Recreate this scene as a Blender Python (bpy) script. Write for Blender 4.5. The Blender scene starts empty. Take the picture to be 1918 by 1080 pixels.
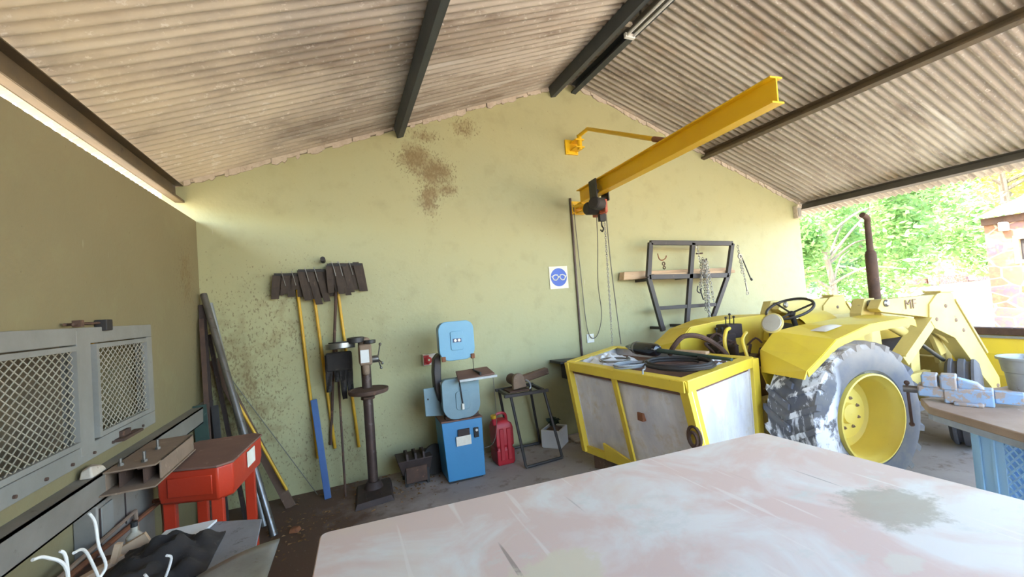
import bpy, bmesh, math, random
from mathutils import Vector, Matrix, noise
random.seed(7)
R = math.radians
sc = bpy.context.scene
COL = sc.collection

# ------------------------------------------------------------------ camera, sky, sun, exposure
CAM = dict(loc=(0, 0, 1.6), f=781.27, yaw=0.38972, pitch=0.03236, roll=-0.07737)
cd = bpy.data.cameras.new('camera'); cam = bpy.data.objects.new('camera', cd); COL.objects.link(cam)
cd.sensor_width = 36; cd.lens = CAM['f'] / 1918 * 36; cd.clip_start = 0.02; cd.clip_end = 500
fw = Vector((math.sin(CAM['yaw']) * math.cos(CAM['pitch']), math.cos(CAM['yaw']) * math.cos(CAM['pitch']), math.sin(CAM['pitch'])))
rt = Vector((math.cos(CAM['yaw']), -math.sin(CAM['yaw']), 0)); up = rt.cross(fw)
r2 = rt * math.cos(CAM['roll']) + up * math.sin(CAM['roll']); u2 = -rt * math.sin(CAM['roll']) + up * math.cos(CAM['roll'])
m = Matrix.Identity(4)
for i in range(3):
    m[i][0] = r2[i]; m[i][1] = u2[i]; m[i][2] = -fw[i]; m[i][3] = CAM['loc'][i]
cam.matrix_world = m
sc.camera = cam
sc.view_settings.view_transform = 'Standard'; sc.view_settings.look = 'None'
sc.view_settings.gamma = 1.0; sc.view_settings.use_curve_mapping = False
sc.view_settings.exposure = 3.58
w = bpy.data.worlds.new('sky'); sc.world = w; w.use_nodes = True
nt = w.node_tree; bg = nt.nodes['Background']
sk = nt.nodes.new('ShaderNodeTexSky'); sk.sky_type = 'NISHITA'; sk.sun_disc = False
sk.sun_elevation = R(46); sk.sun_rotation = R(-77); sk.air_density = 1.1; sk.dust_density = 2.5; sk.ozone_density = 1.0
nt.links.new(sk.outputs[0], bg.inputs[0]); bg.inputs[1].default_value = 0.25
sd = bpy.data.lights.new('sun', 'SUN'); sun = bpy.data.objects.new('sun', sd); COL.objects.link(sun)
sd.energy = 2.6; sd.angle = R(0.6); sd.color = (1, 0.93, 0.82)
sdir = Vector((-0.72, 0.16, 0.76)).normalized()
sun.rotation_euler = sdir.to_track_quat('Z', 'Y').to_euler(); sun.location = (5, 10, 20)
sc.cycles.max_bounces = 10; sc.cycles.diffuse_bounces = 7; sc.cycles.sample_clamp_indirect = 8

# ------------------------------------------------------------------ materials
def lin(c):
    if isinstance(c, str):
        c = [int(c[i:i + 2], 16) / 255 for i in (0, 2, 4)]
    return tuple((x / 12.92 if x <= .04045 else ((x + .055) / 1.055) ** 2.4) for x in c) + (1,)
class NT:
    def __init__(s, name):
        s.m = bpy.data.materials.new(name); s.m.use_nodes = True; s.t = s.m.node_tree
        s.b = s.t.nodes['Principled BSDF']; s.tc = None
    def n(s, ty, **k):
        o = s.t.nodes.new(ty)
        for a, v in k.items(): setattr(o, a, v)
        return o
    def l(s, a, b): s.t.links.new(a, b)
    def co(s, scale=(1, 1, 1), rot=(0, 0, 0)):
        if not s.tc: s.tc = s.n('ShaderNodeTexCoord')
        mp = s.n('ShaderNodeMapping'); mp.inputs['Scale'].default_value = scale; mp.inputs['Rotation'].default_value = rot
        s.l(s.tc.outputs['Object'], mp.inputs[0]); return mp.outputs[0]
    def noise(s, scale, detail=4, vec=None, rough=.6, dist=0):
        o = s.n('ShaderNodeTexNoise'); o.inputs['Scale'].default_value = scale; o.inputs['Detail'].default_value = detail
        o.inputs['Roughness'].default_value = rough; o.inputs['Distortion'].default_value = dist
        s.l(vec if vec is not None else s.co(), o.inputs['Vector']); return o.outputs['Fac']
    def ramp(s, f, lo, hi):
        o = s.n('ShaderNodeMapRange'); o.inputs['From Min'].default_value = lo; o.inputs['From Max'].default_value = hi
        s.l(f, o.inputs['Value']); return o.outputs['Result']
    def math(s, op, a, b=None):
        o = s.n('ShaderNodeMath', operation=op)
        for i, x in enumerate((a, b)):
            if x is None: continue
            if isinstance(x, (int, float)): o.inputs[i].default_value = x
            else: s.l(x, o.inputs[i])
        return o.outputs[0]
    def mix(s, f, a, b):
        o = s.n('ShaderNodeMix', data_type='RGBA')
        for i, x in ((0, f), (6, a), (7, b)):
            if isinstance(x, (int, float)): o.inputs[i].default_value = x
            elif isinstance(x, tuple): o.inputs[i].default_value = x
            else: s.l(x, o.inputs[i])
        return o.outputs[2]
    def bump(s, h, strength=.3, dist=.01):
        o = s.n('ShaderNodeBump'); o.inputs['Strength'].default_value = strength; o.inputs['Distance'].default_value = dist
        s.l(h, o.inputs['Height']); s.l(o.outputs[0], s.b.inputs['Normal'])
    def done(s, col, rough=.6, metal=0):
        if isinstance(col, tuple): s.b.inputs['Base Color'].default_value = col
        else: s.l(col, s.b.inputs['Base Color'])
        s.b.inputs['Roughness'].default_value = rough; s.b.inputs['Metallic'].default_value = metal
        return s.m
def dirty(name, c1, c2=None, c3=None, sc_=6, rough=.55, metal=0, th=.58, bump=.15, stretch=(1, 1, 1), fine=60, soft=.08):
    """c1 mottled into c2, patches of c3 (rust, dust, bare metal)"""
    t = NT(name); v = t.co(stretch)
    a = t.noise(sc_, 5, v)
    col = t.mix(t.ramp(a, .35, .65), lin(c1), lin(c2 or c1))
    if c3:
        b = t.noise(sc_ * 1.7 + 3.1, 7, v, .7)
        col = t.mix(t.ramp(b, th, th + soft), col, lin(c3))
    f = t.noise(fine, 3)
    if bump: t.bump(f, bump, .004)
    return t.done(col, rough, metal)

M = {}
M['yellow'] = dirty('yellow_paint', 'e0c63e', 'd9bd42', 'a98a45', 5, .45, th=.66)
M['yellow_pale'] = dirty('faded_yellow_paint', 'cdbb72', 'c2af68', '9a8656', 5, .6, th=.64)
M['crane'] = dirty('crane_yellow', 'e9bd12', 'dfae14', '7a5a20', 3.2, .4, th=.68, stretch=(1, .6, 1))
M['handle'] = dirty('handle_yellow', 'cfa21e', 'c0921c', '8a6a20', 5, .45, th=.66)
M['black'] = dirty('black_paint', '2c2a2c', '36332f', '57504c', 9, .5, th=.62)
M['blackm'] = dirty('rack_black', '332c2b', '2a2627', '5b5048', 8, .5, th=.63)
M['rubber'] = dirty('rubber', '33302e', '423c37', '5a5148', 7, .75, th=.6)
M['flap'] = dirty('old_rubber_flaps', '473b31', '382e27', '5e4e40', 6, .8, th=.62, stretch=(3, 1, 1))
M['rust'] = dirty('rusty_iron', '5d4639', '4c3a32', '7a5a48', 9, .8, .2, th=.6)
M['rustdark'] = dirty('dark_rusty_iron', '463a36', '3a302e', '60493c', 9, .7, .3, th=.6)
M['brownsteel'] = dirty('brown_column', '5a4a44', '4b3e3a', '6e6460', 8, .4, .4, th=.6)
M['dust'] = dirty('dusty_metal', '8a7460', '7c6856', '9c8a74', 8, .85, th=.6)
M['steel'] = dirty('worn_steel', '8a8884', '75736f', '5c4c40', 8, .35, .8, th=.6)
M['galv'] = dirty('galvanised', 'a2a6a8', '8d9192', '74685a', 7, .45, .5, th=.63)
M['blue'] = dirty('machine_blue', '6a9db6', '6498b2', '7d8c90', 4, .45, th=.70)
M['bluebright'] = dirty('cabinet_blue', '3a86b5', '3780b0', '4a86ac', 3, .4, th=.70)
M['blueold'] = dirty('dull_blue', '7a949c', '708a92', '7d8c88', 5, .55, th=.63)
M['bluepost'] = dirty('post_blue', '3a5f92', '35588c', '4b5666', 6, .5, th=.68)
M['vise'] = dirty('vise_blue', '7f9fc0', '8c96a3', '9b8c80', 9, .6, th=.50, soft=.03)
M['crate'] = dirty('crate_blue', '9ccaec', 'a2cdee', 'b4cede', 5, .5, th=.64)
M['red'] = dirty('washer_red', 'bc3a20', 'b2341e', '80321f', 4, .32, th=.70)
M['redplastic'] = dirty('can_red', 'b82a35', 'a8242e', '8a4548', 6, .45, th=.66)
M['lid'] = dirty('dusty_lid', '7a5a4c', '6e5044', '8a6f60', 5, .85, th=.62)
M['white'] = dirty('white_plastic', 'dcdcd8', 'cfcfca', 'a8a49a', 6, .5, th=.68)
M['whitewire'] = dirty('white_wire', 'e4e0d8', 'd6d0c6', None, 6, .4)
M['paper'] = dirty('paper', 'e6e2d4', 'd9d2bf', None, 12, .8)
M['boxwhite'] = dirty('polystyrene', 'd6dadd', 'cdd2d6', 'b0a89a', 6, .8, th=.67)
M['wood'] = dirty('timber', 'c2a585', 'b39473', '8f7050', 5, .7, th=.64, stretch=(.4, 4, 4))
M['woodold'] = dirty('old_timber', '6b5442', '58453a', '84705c', 5, .8, th=.6, stretch=(1, 1, 1))
M['plywood'] = dirty('dirty_sheet', '8b8e93', '7b7e82', '5f5e5c', 5, .6, th=.56)
M['cloth'] = dirty('dark_cloth', '35302c', '2a2624', '4a413a', 9, .95, th=.6)
M['greencloth'] = dirty('green_scrap', '33463c', '2a3b34', '4c5a4c', 9, .8, th=.6)
M['glassw'] = dirty('pale_lamp', 'b5b0a0', 'a8a292', '8a8474', 6, .25, th=.66)
M['chain'] = dirty('galv_chain', 'a5a39c', '8e8b84', '6e5a48', 20, .4, .6, th=.6)
M['cable'] = dirty('grey_cable', '6c685e', '5c584f', None, 9, .6)
M['greycable'] = dirty('pale_cable', '9aa0a4', '888e92', None, 9, .5)
M['hoistred'] = dirty('hoist_red', 'b0553a', 'a04a34', '5c3a30', 14, .5, th=.56)
M['leafdry'] = dirty('dry_leaves', '8a6a44', '6c5036', 'a88a5c', 18, .9, th=.55)
M['dark'] = dirty('dark_iron', '262423', '2f2b29', '40382f', 9, .7, th=.62)
M['orange'] = dirty('orange_rust', '8c5a3a', '7c4c32', '5c4036', 12, .8, th=.55)
M['shade'] = dirty('muffler_black', '1c1c1f', '25252a', '3a3a40', 5, .18, th=.68, bump=0)

# green plastered gable wall with mud stains, specks, streaks and painted-in corner shade
def wall_mat(name, c1, c2, blobs, side=False):
    t = NT(name); base = t.co()
    a = t.noise(.7, 4, base); b = t.noise(5, 6, base)
    col = t.mix(t.ramp(a, .3, .7), lin(c1), lin(c2))
    col = t.mix(t.math('MULTIPLY', t.ramp(b, .52, .75), .35), col, lin('8c8862'))
    # small dark specks, everywhere, denser near the spattered area
    sp = t.noise(62, 3, t.co((1, 1, .55)), .6)
    dens = None
    for (x, z, rx, rz, st) in blobs:
        mp = t.n('ShaderNodeMapping'); mp.inputs['Location'].default_value = (-x / rx, 0, -z / rz) if not side else (0, -x / rx, -z / rz)
        mp.inputs['Scale'].default_value = (1 / rx, 0, 1 / rz) if not side else (0, 1 / rx, 1 / rz)
        t.l(t.tc.outputs['Object'], mp.inputs[0])
        ln = t.n('ShaderNodeVectorMath', operation='LENGTH'); t.l(mp.outputs[0], ln.inputs[0])
        g = t.math('MULTIPLY', t.ramp(ln.outputs['Value'], 1.25, .25), st)
        dens = g if dens is None else t.math('MAXIMUM', dens, g)
    th = t.math('SUBTRACT', .70, t.math('MULTIPLY', dens, .26)) if dens is not None else .70
    m1 = t.math('MULTIPLY', t.ramp(t.math('SUBTRACT', sp, th), 0, .05), .55)
    col = t.mix(m1, col, lin('5c4a2c'))
    if dens is not None:
        wob = t.math('ADD', dens, t.math('MULTIPLY', t.math('SUBTRACT', t.noise(9, 6, base), .5), 1.3))
        fog = t.math('MULTIPLY', t.ramp(wob, .50, 1.0), .78)
        col = t.mix(fog, col, lin('78613a'))
    # pale scratches
    s2 = t.noise(30, 2, t.co((1, 1, .12)), .5)
    col = t.mix(t.math('MULTIPLY', t.ramp(s2, .76, .80), .5), col, lin('c9cbb4'))
    t.bump(t.noise(28, 6, base), .35, .006)
    return t.done(col, .62)
blobs = [(1.37, 3.56, .22, .17, .8), (.93, 3.43, .28, .14, .75), (.80, 3.18, .26, .24, .95), (1.0, 3.05, .30, .26, 1.0),
         (.93, 2.78, .17, .3, .95), (1.12, 2.86, .18, .12, .9),
         (-.6, 1.75, .5, .5, .50), (-.5, 1.45, .5, .35, .55), (-.95, .9, .7, 1.3, .72), (-.2, .35, .8, .5, .5), (-.35, 2.1, .5, .25, .3), (.3, 1.3, .5, .9, .2)]  # lower left: mildew mottling, deepened to paint in the shade of that corner
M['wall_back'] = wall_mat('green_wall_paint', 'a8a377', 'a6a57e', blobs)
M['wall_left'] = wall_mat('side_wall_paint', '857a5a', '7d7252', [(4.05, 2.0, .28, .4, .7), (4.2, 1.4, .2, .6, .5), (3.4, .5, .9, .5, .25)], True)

# corrugated roof sheets: coloured by sheet and by dirt along the ribs
def roof_mat():
    t = NT('corrugated_sheet')
    a = t.noise(1.0, 3, t.co((.25, 2.2, .25)), .5)
    col = t.mix(t.ramp(a, .35, .65), lin('b0a799'), lin('978b7c'))
    b = t.noise(4, 8, t.co((.5, 3.5, .5)), .65)
    col = t.mix(t.ramp(b, .5, .7), col, lin('7d6f60'))
    c = t.noise(1.3, 5, t.co((.3, 6, .3)), .5)
    col = t.mix(t.math('MULTIPLY', t.ramp(c, .62, .70), .8), col, lin('c0bbb0'))
    e = t.noise(2.0, 6, t.co((.5, 1.2, .5)), .6)
    col = t.mix(t.math('MULTIPLY', t.ramp(e, .60, .75), .6), col, lin('a58d72'))
    d = t.noise(45, 4, t.co((.6, 1, .6)), .6)
    col = t.mix(t.math('MULTIPLY', t.ramp(d, .6, .7), .55), col, lin('cdc8bd'))
    # flaky pale coating with eave-gap light painted in, growing towards the left eave
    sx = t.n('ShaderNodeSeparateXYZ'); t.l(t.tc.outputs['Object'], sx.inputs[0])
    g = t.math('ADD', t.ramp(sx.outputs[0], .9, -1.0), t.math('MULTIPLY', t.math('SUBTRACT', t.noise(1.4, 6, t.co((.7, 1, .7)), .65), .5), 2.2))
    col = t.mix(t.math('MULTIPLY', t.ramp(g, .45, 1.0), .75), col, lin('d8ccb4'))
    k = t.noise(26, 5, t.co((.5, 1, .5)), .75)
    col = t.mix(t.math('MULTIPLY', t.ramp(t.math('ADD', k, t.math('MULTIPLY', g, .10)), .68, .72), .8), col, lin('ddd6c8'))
    t.bump(d, .25, .003)
    return t.done(col, .55, .12)
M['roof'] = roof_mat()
M['purlin'] = dirty('purlin_steel', '4d4a44', '5a554c', '6f6046', 4, .5, .2, th=.62)
M['purlin_dark'] = dirty('ridge_steel', '3d4347', '474c4e', '6b665c', 4, .5, .2, th=.66)
M['purlin_rust'] = dirty('eave_steel', '5b5040', '6c5c45', '473d33', 4, .6, .2, th=.62)

def floor_mat():
    t = NT('dusty_concrete')
    a = t.noise(1.2, 6, t.co(), .6)
    col = t.mix(t.ramp(a, .35, .65), lin('aba39d'), lin('958b85'))
    b = t.noise(6, 8, t.co(), .7)
    col = t.mix(t.ramp(b, .55, .7), col, lin('75665b'))
    # brown earth drifted along the wall bottom and left corner
    sx = t.n('ShaderNodeSeparateXYZ'); t.l(t.tc.outputs['Object'], sx.inputs[0])
    k = t.math('ADD', t.ramp(sx.outputs[0], 1.0, -.4), t.math('MULTIPLY', t.math('SUBTRACT', t.noise(3, 5, t.co()), .5), 1.2))
    col = t.mix(t.ramp(k, .2, .8), col, lin('5e4a3c'))
    c = t.noise(40, 4, t.co(), .6)
    col = t.mix(t.math('MULTIPLY', t.ramp(c, .66, .72), .5), col, lin('a0978c'))
    t.bump(c, .3, .004)
    return t.done(col, .85)
M['floor'] = floor_mat()
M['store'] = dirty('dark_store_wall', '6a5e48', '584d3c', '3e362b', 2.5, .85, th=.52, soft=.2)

def table_mat():
    t = NT('painted_bench_top')
    a = t.noise(2.6, 6, t.co(), .6, .6)
    col = t.mix(t.ramp(a, .40, .56), lin('dbdad4'), lin('d3bfb5'))
    b = t.noise(4.1, 7, t.co((1, 1.4, 1)), .7)
    col = t.mix(t.ramp(b, .56, .70), col, lin('cbcec6'))
    e = t.noise(1.9, 5, t.co(), .5)
    col = t.mix(t.math('MULTIPLY', t.ramp(e, .58, .72), .7), col, lin('d6c6b2'))
    # long fine scratches in two directions
    for rot, s in ((.5, .07), (1.9, .05)):
        k = t.noise(22, 2, t.co((1, s, 1), (0, 0, rot)), .4)
        col = t.mix(t.math('MULTIPLY', t.ramp(k, .70, .73), .6), col, lin('e2ddd5'))
    k = t.noise(24, 2, t.co((1, .05, 1), (0, 0, 2.4)), .4)
    col = t.mix(t.math('MULTIPLY', t.ramp(k, .72, .75), .6), col, lin('6a625c'))
    # chips down to white primer and the oily grey patch
    c = t.noise(13, 8, t.co(), .8)
    col = t.mix(t.math('MULTIPLY', t.ramp(c, .69, .71), .85), col, lin('e6e6e0'))
    for (x, y, r, cc, st) in ((1.60, .83, .19, 'a09b8b', .75), (.512, 1.06, .15, 'd2cbb4', .95), (1.30, .66, .06, 'd2cdc0', .9)):
        mp = t.n('ShaderNodeMapping'); mp.inputs['Location'].default_value = (-x / r, -y / r / .7, 0); mp.inputs['Scale'].default_value = (1 / r, 1 / r / .7, 0)
        t.l(t.tc.outputs['Object'], mp.inputs[0])
        ln = t.n('ShaderNodeVectorMath', operation='LENGTH'); t.l(mp.outputs[0], ln.inputs[0])
        g = t.math('ADD', ln.outputs['Value'], t.math('MULTIPLY', t.math('SUBTRACT', t.noise(16, 6, t.co(), .7), .5), 1.6))
        col = t.mix(t.math('MULTIPLY', t.ramp(g, 1.0, .7), st), col, lin(cc))
    t.bump(t.noise(60, 4, t.co()), .12, .002)
    return t.done(col, .36)
M['bench'] = table_mat()
M['bench2'] = dirty('bench_wood_top', 'a8937f', '97826f', 'bdb0a2', 4, .75, th=.6)

def tyre_mat():
    t = NT('tyre_with_droppings')
    a = t.noise(7, 5, t.co())
    col = t.mix(t.ramp(a, .4, .65), lin('565962'), lin('6a6865'))
    top = t.noise(5, 5, t.co())
    sx = t.n('ShaderNodeSeparateXYZ'); t.l(t.tc.outputs['Object'], sx.inputs[0])
    # dust lying on top
    col = t.mix(t.math('MULTIPLY', t.ramp(t.math('ADD', sx.outputs[2], t.math('MULTIPLY', top, .3)), .98, 1.2), .8), col, lin('8f8478'))
    # white droppings run down the rear face
    k = t.noise(6.5, 8, t.co((1, 1, .38)), .66, .4)
    side = t.math('ADD', t.math('MULTIPLY', t.math('SUBTRACT', sx.outputs[0], 3.48), .1045), t.math('MULTIPLY', t.math('SUBTRACT', sx.outputs[1], 1.85), .9945))
    reg = t.math('MULTIPLY', t.math('MULTIPLY', t.ramp(sx.outputs[0], 3.60, 3.46), t.ramp(sx.outputs[2], 1.12, 1.02)), t.math('MAXIMUM', t.ramp(side, .0, .035), t.ramp(sx.outputs[0], 3.20, 3.08)))
    col = t.mix(t.math('MULTIPLY', t.ramp(k, .47, .52), reg), col, lin('dfe2e6'))
    t.bump(a, .2, .005)
    return t.done(col, .7)
M['tyre'] = tyre_mat()
M['tyreplain'] = dirty('tyre_rubber', '4a4b52', '5c5a5a', '77706a', 6, .75, th=.62)
def panel_mat():
    t = NT('chalky_panel')
    a = t.noise(3, 7, t.co((1, 1, .5)), .65)
    col = t.mix(t.ramp(a, .36, .62), lin('dfddd9'), lin('c0c0c3'))
    b = t.noise(7, 8, t.co(), .75)
    col = t.mix(t.ramp(b, .52, .70), col, lin('c4b8a2'))
    c = t.noise(9, 6, t.co((1, 1, .15)), .6)
    col = t.mix(t.math('MULTIPLY', t.ramp(c, .60, .72), .6), col, lin('e6e8ec'))
    t.bump(b, .2, .004)
    return t.done(col, .75)
M['panel'] = panel_mat()
def stone_mat():
    t = NT('stone_masonry')
    vo = t.n('ShaderNodeTexVoronoi'); vo.inputs['Scale'].default_value = 2.1; t.l(t.co((1, 1, 1.5)), vo.inputs['Vector'])
    ve = t.n('ShaderNodeTexVoronoi', feature='DISTANCE_TO_EDGE'); ve.inputs['Scale'].default_value = 2.1; t.l(t.co((1, 1, 1.5)), ve.inputs['Vector'])
    sp = t.n('ShaderNodeSeparateColor'); t.l(vo.outputs['Color'], sp.inputs[0])
    col = t.mix(sp.outputs[0], lin('7c4a2c'), lin('745c50'))
    col = t.mix(t.ramp(sp.outputs[1], .5, .9), col, lin('5f5058'))
    col = t.mix(t.ramp(t.noise(8, 5), .45, .7), col, lin('856448'))
    col = t.mix(t.ramp(ve.outputs['Distance'], .05, .02), col, lin('a08c78'))
    t.bump(ve.outputs['Distance'], .5, .05)
    return t.done(col, .85)
M['stone'] = stone_mat()
M['sand'] = dirty('pale_sand', 'aa9c88', 'a0927c', '938a6c', .5, .95, th=.6)
M['bark'] = dirty('bark', '857c70', '746a5e', '9c9486', 6, .9, th=.6, stretch=(3, 3, .6))
def leaf(name, c1, c2):
    t = NT(name); col = t.mix(t.ramp(t.noise(1.6, 4), .35, .65), lin(c1), lin(c2))
    t.done(col, .5)
    tr = t.n('ShaderNodeBsdfTranslucent'); t.l(col, tr.inputs[0])
    mx = t.n('ShaderNodeMixShader'); mx.inputs[0].default_value = .45
    t.l(t.b.outputs[0], mx.inputs[1]); t.l(tr.outputs[0], mx.inputs[2])
    t.l(mx.outputs[0], t.t.nodes['Material Output'].inputs[0]); return t.m
M['leaf_green'] = leaf('green_leaves', '5f8a48', '8bab68')
M['leaf_yellow'] = leaf('yellow_green_leaves', 'a9b45c', 'c2c066')
M['leaf_dark'] = leaf('dark_leaves', '6a8f6c', '86a67c')
M['signblue'] = dirty('sign_blue', '1c4fb4', '1a4aac', None, 5, .4, bump=0)
M['signwhite'] = dirty('sign_white', 'e2e0cc', 'd6d3bc', None, 8, .5, bump=0)
M['navy'] = dirty('label_navy', '23305c', '1e2a52', None, 5, .4, bump=0)
M['redsw'] = dirty('switch_red', 'c22a2e', 'b02428', None, 9, .4, bump=0)
M['mesh'] = dirty('mesh_wire', 'b0aa98', '9c9684', None, 9, .6)
M['winframe'] = dirty('window_paint', '8a8881', '7e7c75', '665646', 5, .6, th=.66)
M['mortar'] = dirty('mortar', 'c4b8a6', 'b3a594', '8f8070', 14, .9, th=.6)
M['beamleft'] = dirty('rail_grey', '857f76', '787268', '645444', 4, .6, th=.62)

# ------------------------------------------------------------------ mesh helpers
class MB:
    def __init__(s, T=None): s.v = []; s.f = []; s.T = T
    def add(s, vs, fs):
        k = len(s.v); s.v += [Vector(x) for x in vs]; s.f += [tuple(i + k for i in f) for f in fs]; return s
    def box(s, lo, hi):
        x0, y0, z0 = lo; x1, y1, z1 = hi
        return s.hexa([(x0, y0, z0), (x1, y0, z0), (x1, y1, z0), (x0, y1, z0)], [(x0, y0, z1), (x1, y0, z1), (x1, y1, z1), (x0, y1, z1)])
    def hexa(s, b, t):
        return s.add(list(b) + list(t), [(3, 2, 1, 0), (4, 5, 6, 7), (0, 1, 5, 4), (1, 2, 6, 5), (2, 3, 7, 6), (3, 0, 4, 7)])
    def bar(s, p, q, w_, h_, upv=(0, 0, 1)):
        p = Vector(p); q = Vector(q); d = (q - p).normalized(); u = Vector(upv)
        if abs(d.dot(u)) > .98: u = Vector((0, 1, 0))
        sd_ = d.cross(u).normalized() * w_ / 2; u = sd_.cross(d).normalized() * h_ / 2
        return s.hexa([p - sd_ - u, p + sd_ - u, p + sd_ + u, p - sd_ + u], [q - sd_ - u, q + sd_ - u, q + sd_ + u, q - sd_ + u])
    def tube(s, pts, r, n=8, cap=True, closed=False):
        pts = [Vector(p) for p in pts]; N = len(pts); rr = r if isinstance(r, (list, tuple)) else [r] * N
        t0 = (pts[1] - pts[0]).normalized(); u = t0.orthogonal().normalized(); rings = []; k = len(s.v)
        for i, p in enumerate(pts):
            if closed: t = (pts[(i + 1) % N] - pts[i - 1]).normalized()
            else: t = ((pts[min(i + 1, N - 1)] - p).normalized() + (p - pts[max(i - 1, 0)]).normalized()).normalized() if 0 < i < N - 1 else (pts[min(i + 1, N - 1)] - pts[max(i - 1, 0)]).normalized()
            u = (u - t * u.dot(t)).normalized(); b = t.cross(u)
            s.v += [p + (u * math.cos(a) + b * math.sin(a)) * rr[i] for a in [2 * math.pi * j / n for j in range(n)]]
        for i in range(N if closed else N - 1):
            a0 = k + i * n; a1 = k + ((i + 1) % N) * n
            for j in range(n): s.f.append((a0 + j, a0 + (j + 1) % n, a1 + (j + 1) % n, a1 + j))
        if cap and not closed:
            s.f.append(tuple(k + j for j in reversed(range(n)))); s.f.append(tuple(k + (N - 1) * n + j for j in range(n)))
        return s
    def cyl(s, p, q, r, r2_=None, n=24): return s.tube([p, q], [r, r if r2_ is None else r2_], n)
    def lathe(s, p, axis, prof, n=32, closed=False, cap=True):
        """prof: (radius, distance along axis from p)"""
        p = Vector(p); ax = Vector(axis).normalized(); u = ax.orthogonal().normalized(); b = ax.cross(u); k = len(s.v)
        for (r, d) in prof:
            s.v += [p + ax * d + (u * math.cos(a) + b * math.sin(a)) * max(r, 1e-4) for a in [2 * math.pi * j / n for j in range(n)]]
        P_ = len(prof)
        for i in range(P_ if closed else P_ - 1):
            a0 = k + i * n; a1 = k + ((i + 1) % P_) * n
            for j in range(n): s.f.append((a0 + j, a0 + (j + 1) % n, a1 + (j + 1) % n, a1 + j))
        if not closed and cap:
            s.f.append(tuple(k + j for j in reversed(range(n)))); s.f.append(tuple(k + (P_ - 1) * n + j for j in range(n)))
        return s
    def prism(s, poly, vec):
        vec = Vector(vec); n = len(poly); poly = [Vector(p) for p in poly]
        return s.add(poly + [p + vec for p in poly], [tuple(reversed(range(n))), tuple(range(n, 2 * n))] + [(i, (i + 1) % n, n + (i + 1) % n, n + i) for i in range(n)])
    def grid(s, fn, nu, nv):
        k = len(s.v)
        for i in range(nu + 1):
            for j in range(nv + 1): s.v.append(Vector(fn(i / nu, j / nv)))
        for i in range(nu):
            for j in range(nv):
                a = k + i * (nv + 1) + j; s.f.append((a, a + nv + 1, a + nv + 2, a + 1))
        return s
    def ball(s, c, r, n=12, sq=(1, 1, 1)):
        c = Vector(c); k = len(s.v); h = n // 2
        for i in range(h + 1):
            th = math.pi * i / h
            for j in range(n):
                ph = 2 * math.pi * j / n
                s.v.append(c + Vector((r * sq[0] * math.sin(th) * math.cos(ph), r * sq[1] * math.sin(th) * math.sin(ph), r * sq[2] * math.cos(th))))
        for i in range(h):
            for j in range(n): s.f.append((k + i * n + j, k + (i + 1) * n + j, k + (i + 1) * n + (j + 1) % n, k + i * n + (j + 1) % n))
        return s
    def build(s, name, mat, parent=None, smooth=True, bevel=0, solid=0, label=None, kind=None, angle=35, recalc=True):
        me = bpy.data.meshes.new(name)
        vs = [s.T @ x for x in s.v] if s.T else s.v
        me.from_pydata([tuple(x) for x in vs], [], s.f); me.validate()
        bm = bmesh.new(); bm.from_mesh(me)
        if recalc: bmesh.ops.recalc_face_normals(bm, faces=bm.faces)
        bm.to_mesh(me); bm.free()
        if smooth:
            me.polygons.foreach_set('use_smooth', [True] * len(me.polygons)); me.set_sharp_from_angle(angle=R(angle))
        me.materials.append(M[mat] if isinstance(mat, str) else mat)
        o = bpy.data.objects.new(name, me); COL.objects.link(o)
        if parent is not None: par(o, parent)
        if solid:
            md = o.modifiers.new('solid', 'SOLIDIFY'); md.thickness = solid; md.offset = 0
        if bevel:
            md = o.modifiers.new('bevel', 'BEVEL'); md.width = bevel; md.segments = 2; md.limit_method = 'ANGLE'; md.angle_limit = R(40); md.harden_normals = False
        if label: o['label'] = label
        if kind: o['kind'] = kind
        return o
WL = {}
def par(o, p):
    o.parent = p; L = WL.get(p.name, Vector((0, 0, 0)))
    o.matrix_parent_inverse = Matrix.Translation(-L)
def thing(name, label, cat, loc=(0, 0, 0), group=None):
    o = bpy.data.objects.new(name, None); COL.objects.link(o); o.empty_display_size = .1
    o.location = loc; WL[o.name] = Vector(loc); o['label'] = label; o['category'] = cat
    if group: o['group'] = group
    return o
def tag(o, label, cat, group=None):
    o['label'] = label; o['category'] = cat
    if group: o['group'] = group
    return o
def arc(c, r, a0, a1, n, plane='xz', ry=None):
    out = []
    for i in range(n + 1):
        a = a0 + (a1 - a0) * i / n; x = r * math.cos(a); y = (ry or r) * math.sin(a)
        out.append({'xz': (c[0] + x, c[1], c[2] + y), 'xy': (c[0] + x, c[1] + y, c[2]), 'yz': (c[0], c[1] + x, c[2] + y)}[plane])
    return out
def smoothpts(P_, n=6):
    """Catmull-Rom through the points"""
    P_ = [Vector(p) for p in P_]; out = []
    for i in range(len(P_) - 1):
        a = P_[max(i - 1, 0)]; b = P_[i]; c = P_[i + 1]; d = P_[min(i + 2, len(P_) - 1)]
        for k in range(n):
            t = k / n
            out.append(.5 * ((2 * b) + (-a + c) * t + (2 * a - 5 * b + 4 * c - d) * t * t + (-a + 3 * b - 3 * c + d) * t ** 3))
    return out + [P_[-1]]

# ------------------------------------------------------------------ the shed
YR0 = -1.6; YW = 4.367; RX, RZ, SL = 2.78, 4.26, .352
def roofz(x): return RZ - SL * abs(x - RX)
def struct(o): o['kind'] = 'structure'; return o
struct(MB().prism([(-1.36, YW, -.1), (6.83, YW, -.1), (6.83, YW, roofz(6.83) - .03), (RX, YW, RZ - .03), (-1.36, YW, roofz(-1.36) - .03)], (0, .22, 0)).build('wall_back', 'wall_back', smooth=False))
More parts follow.
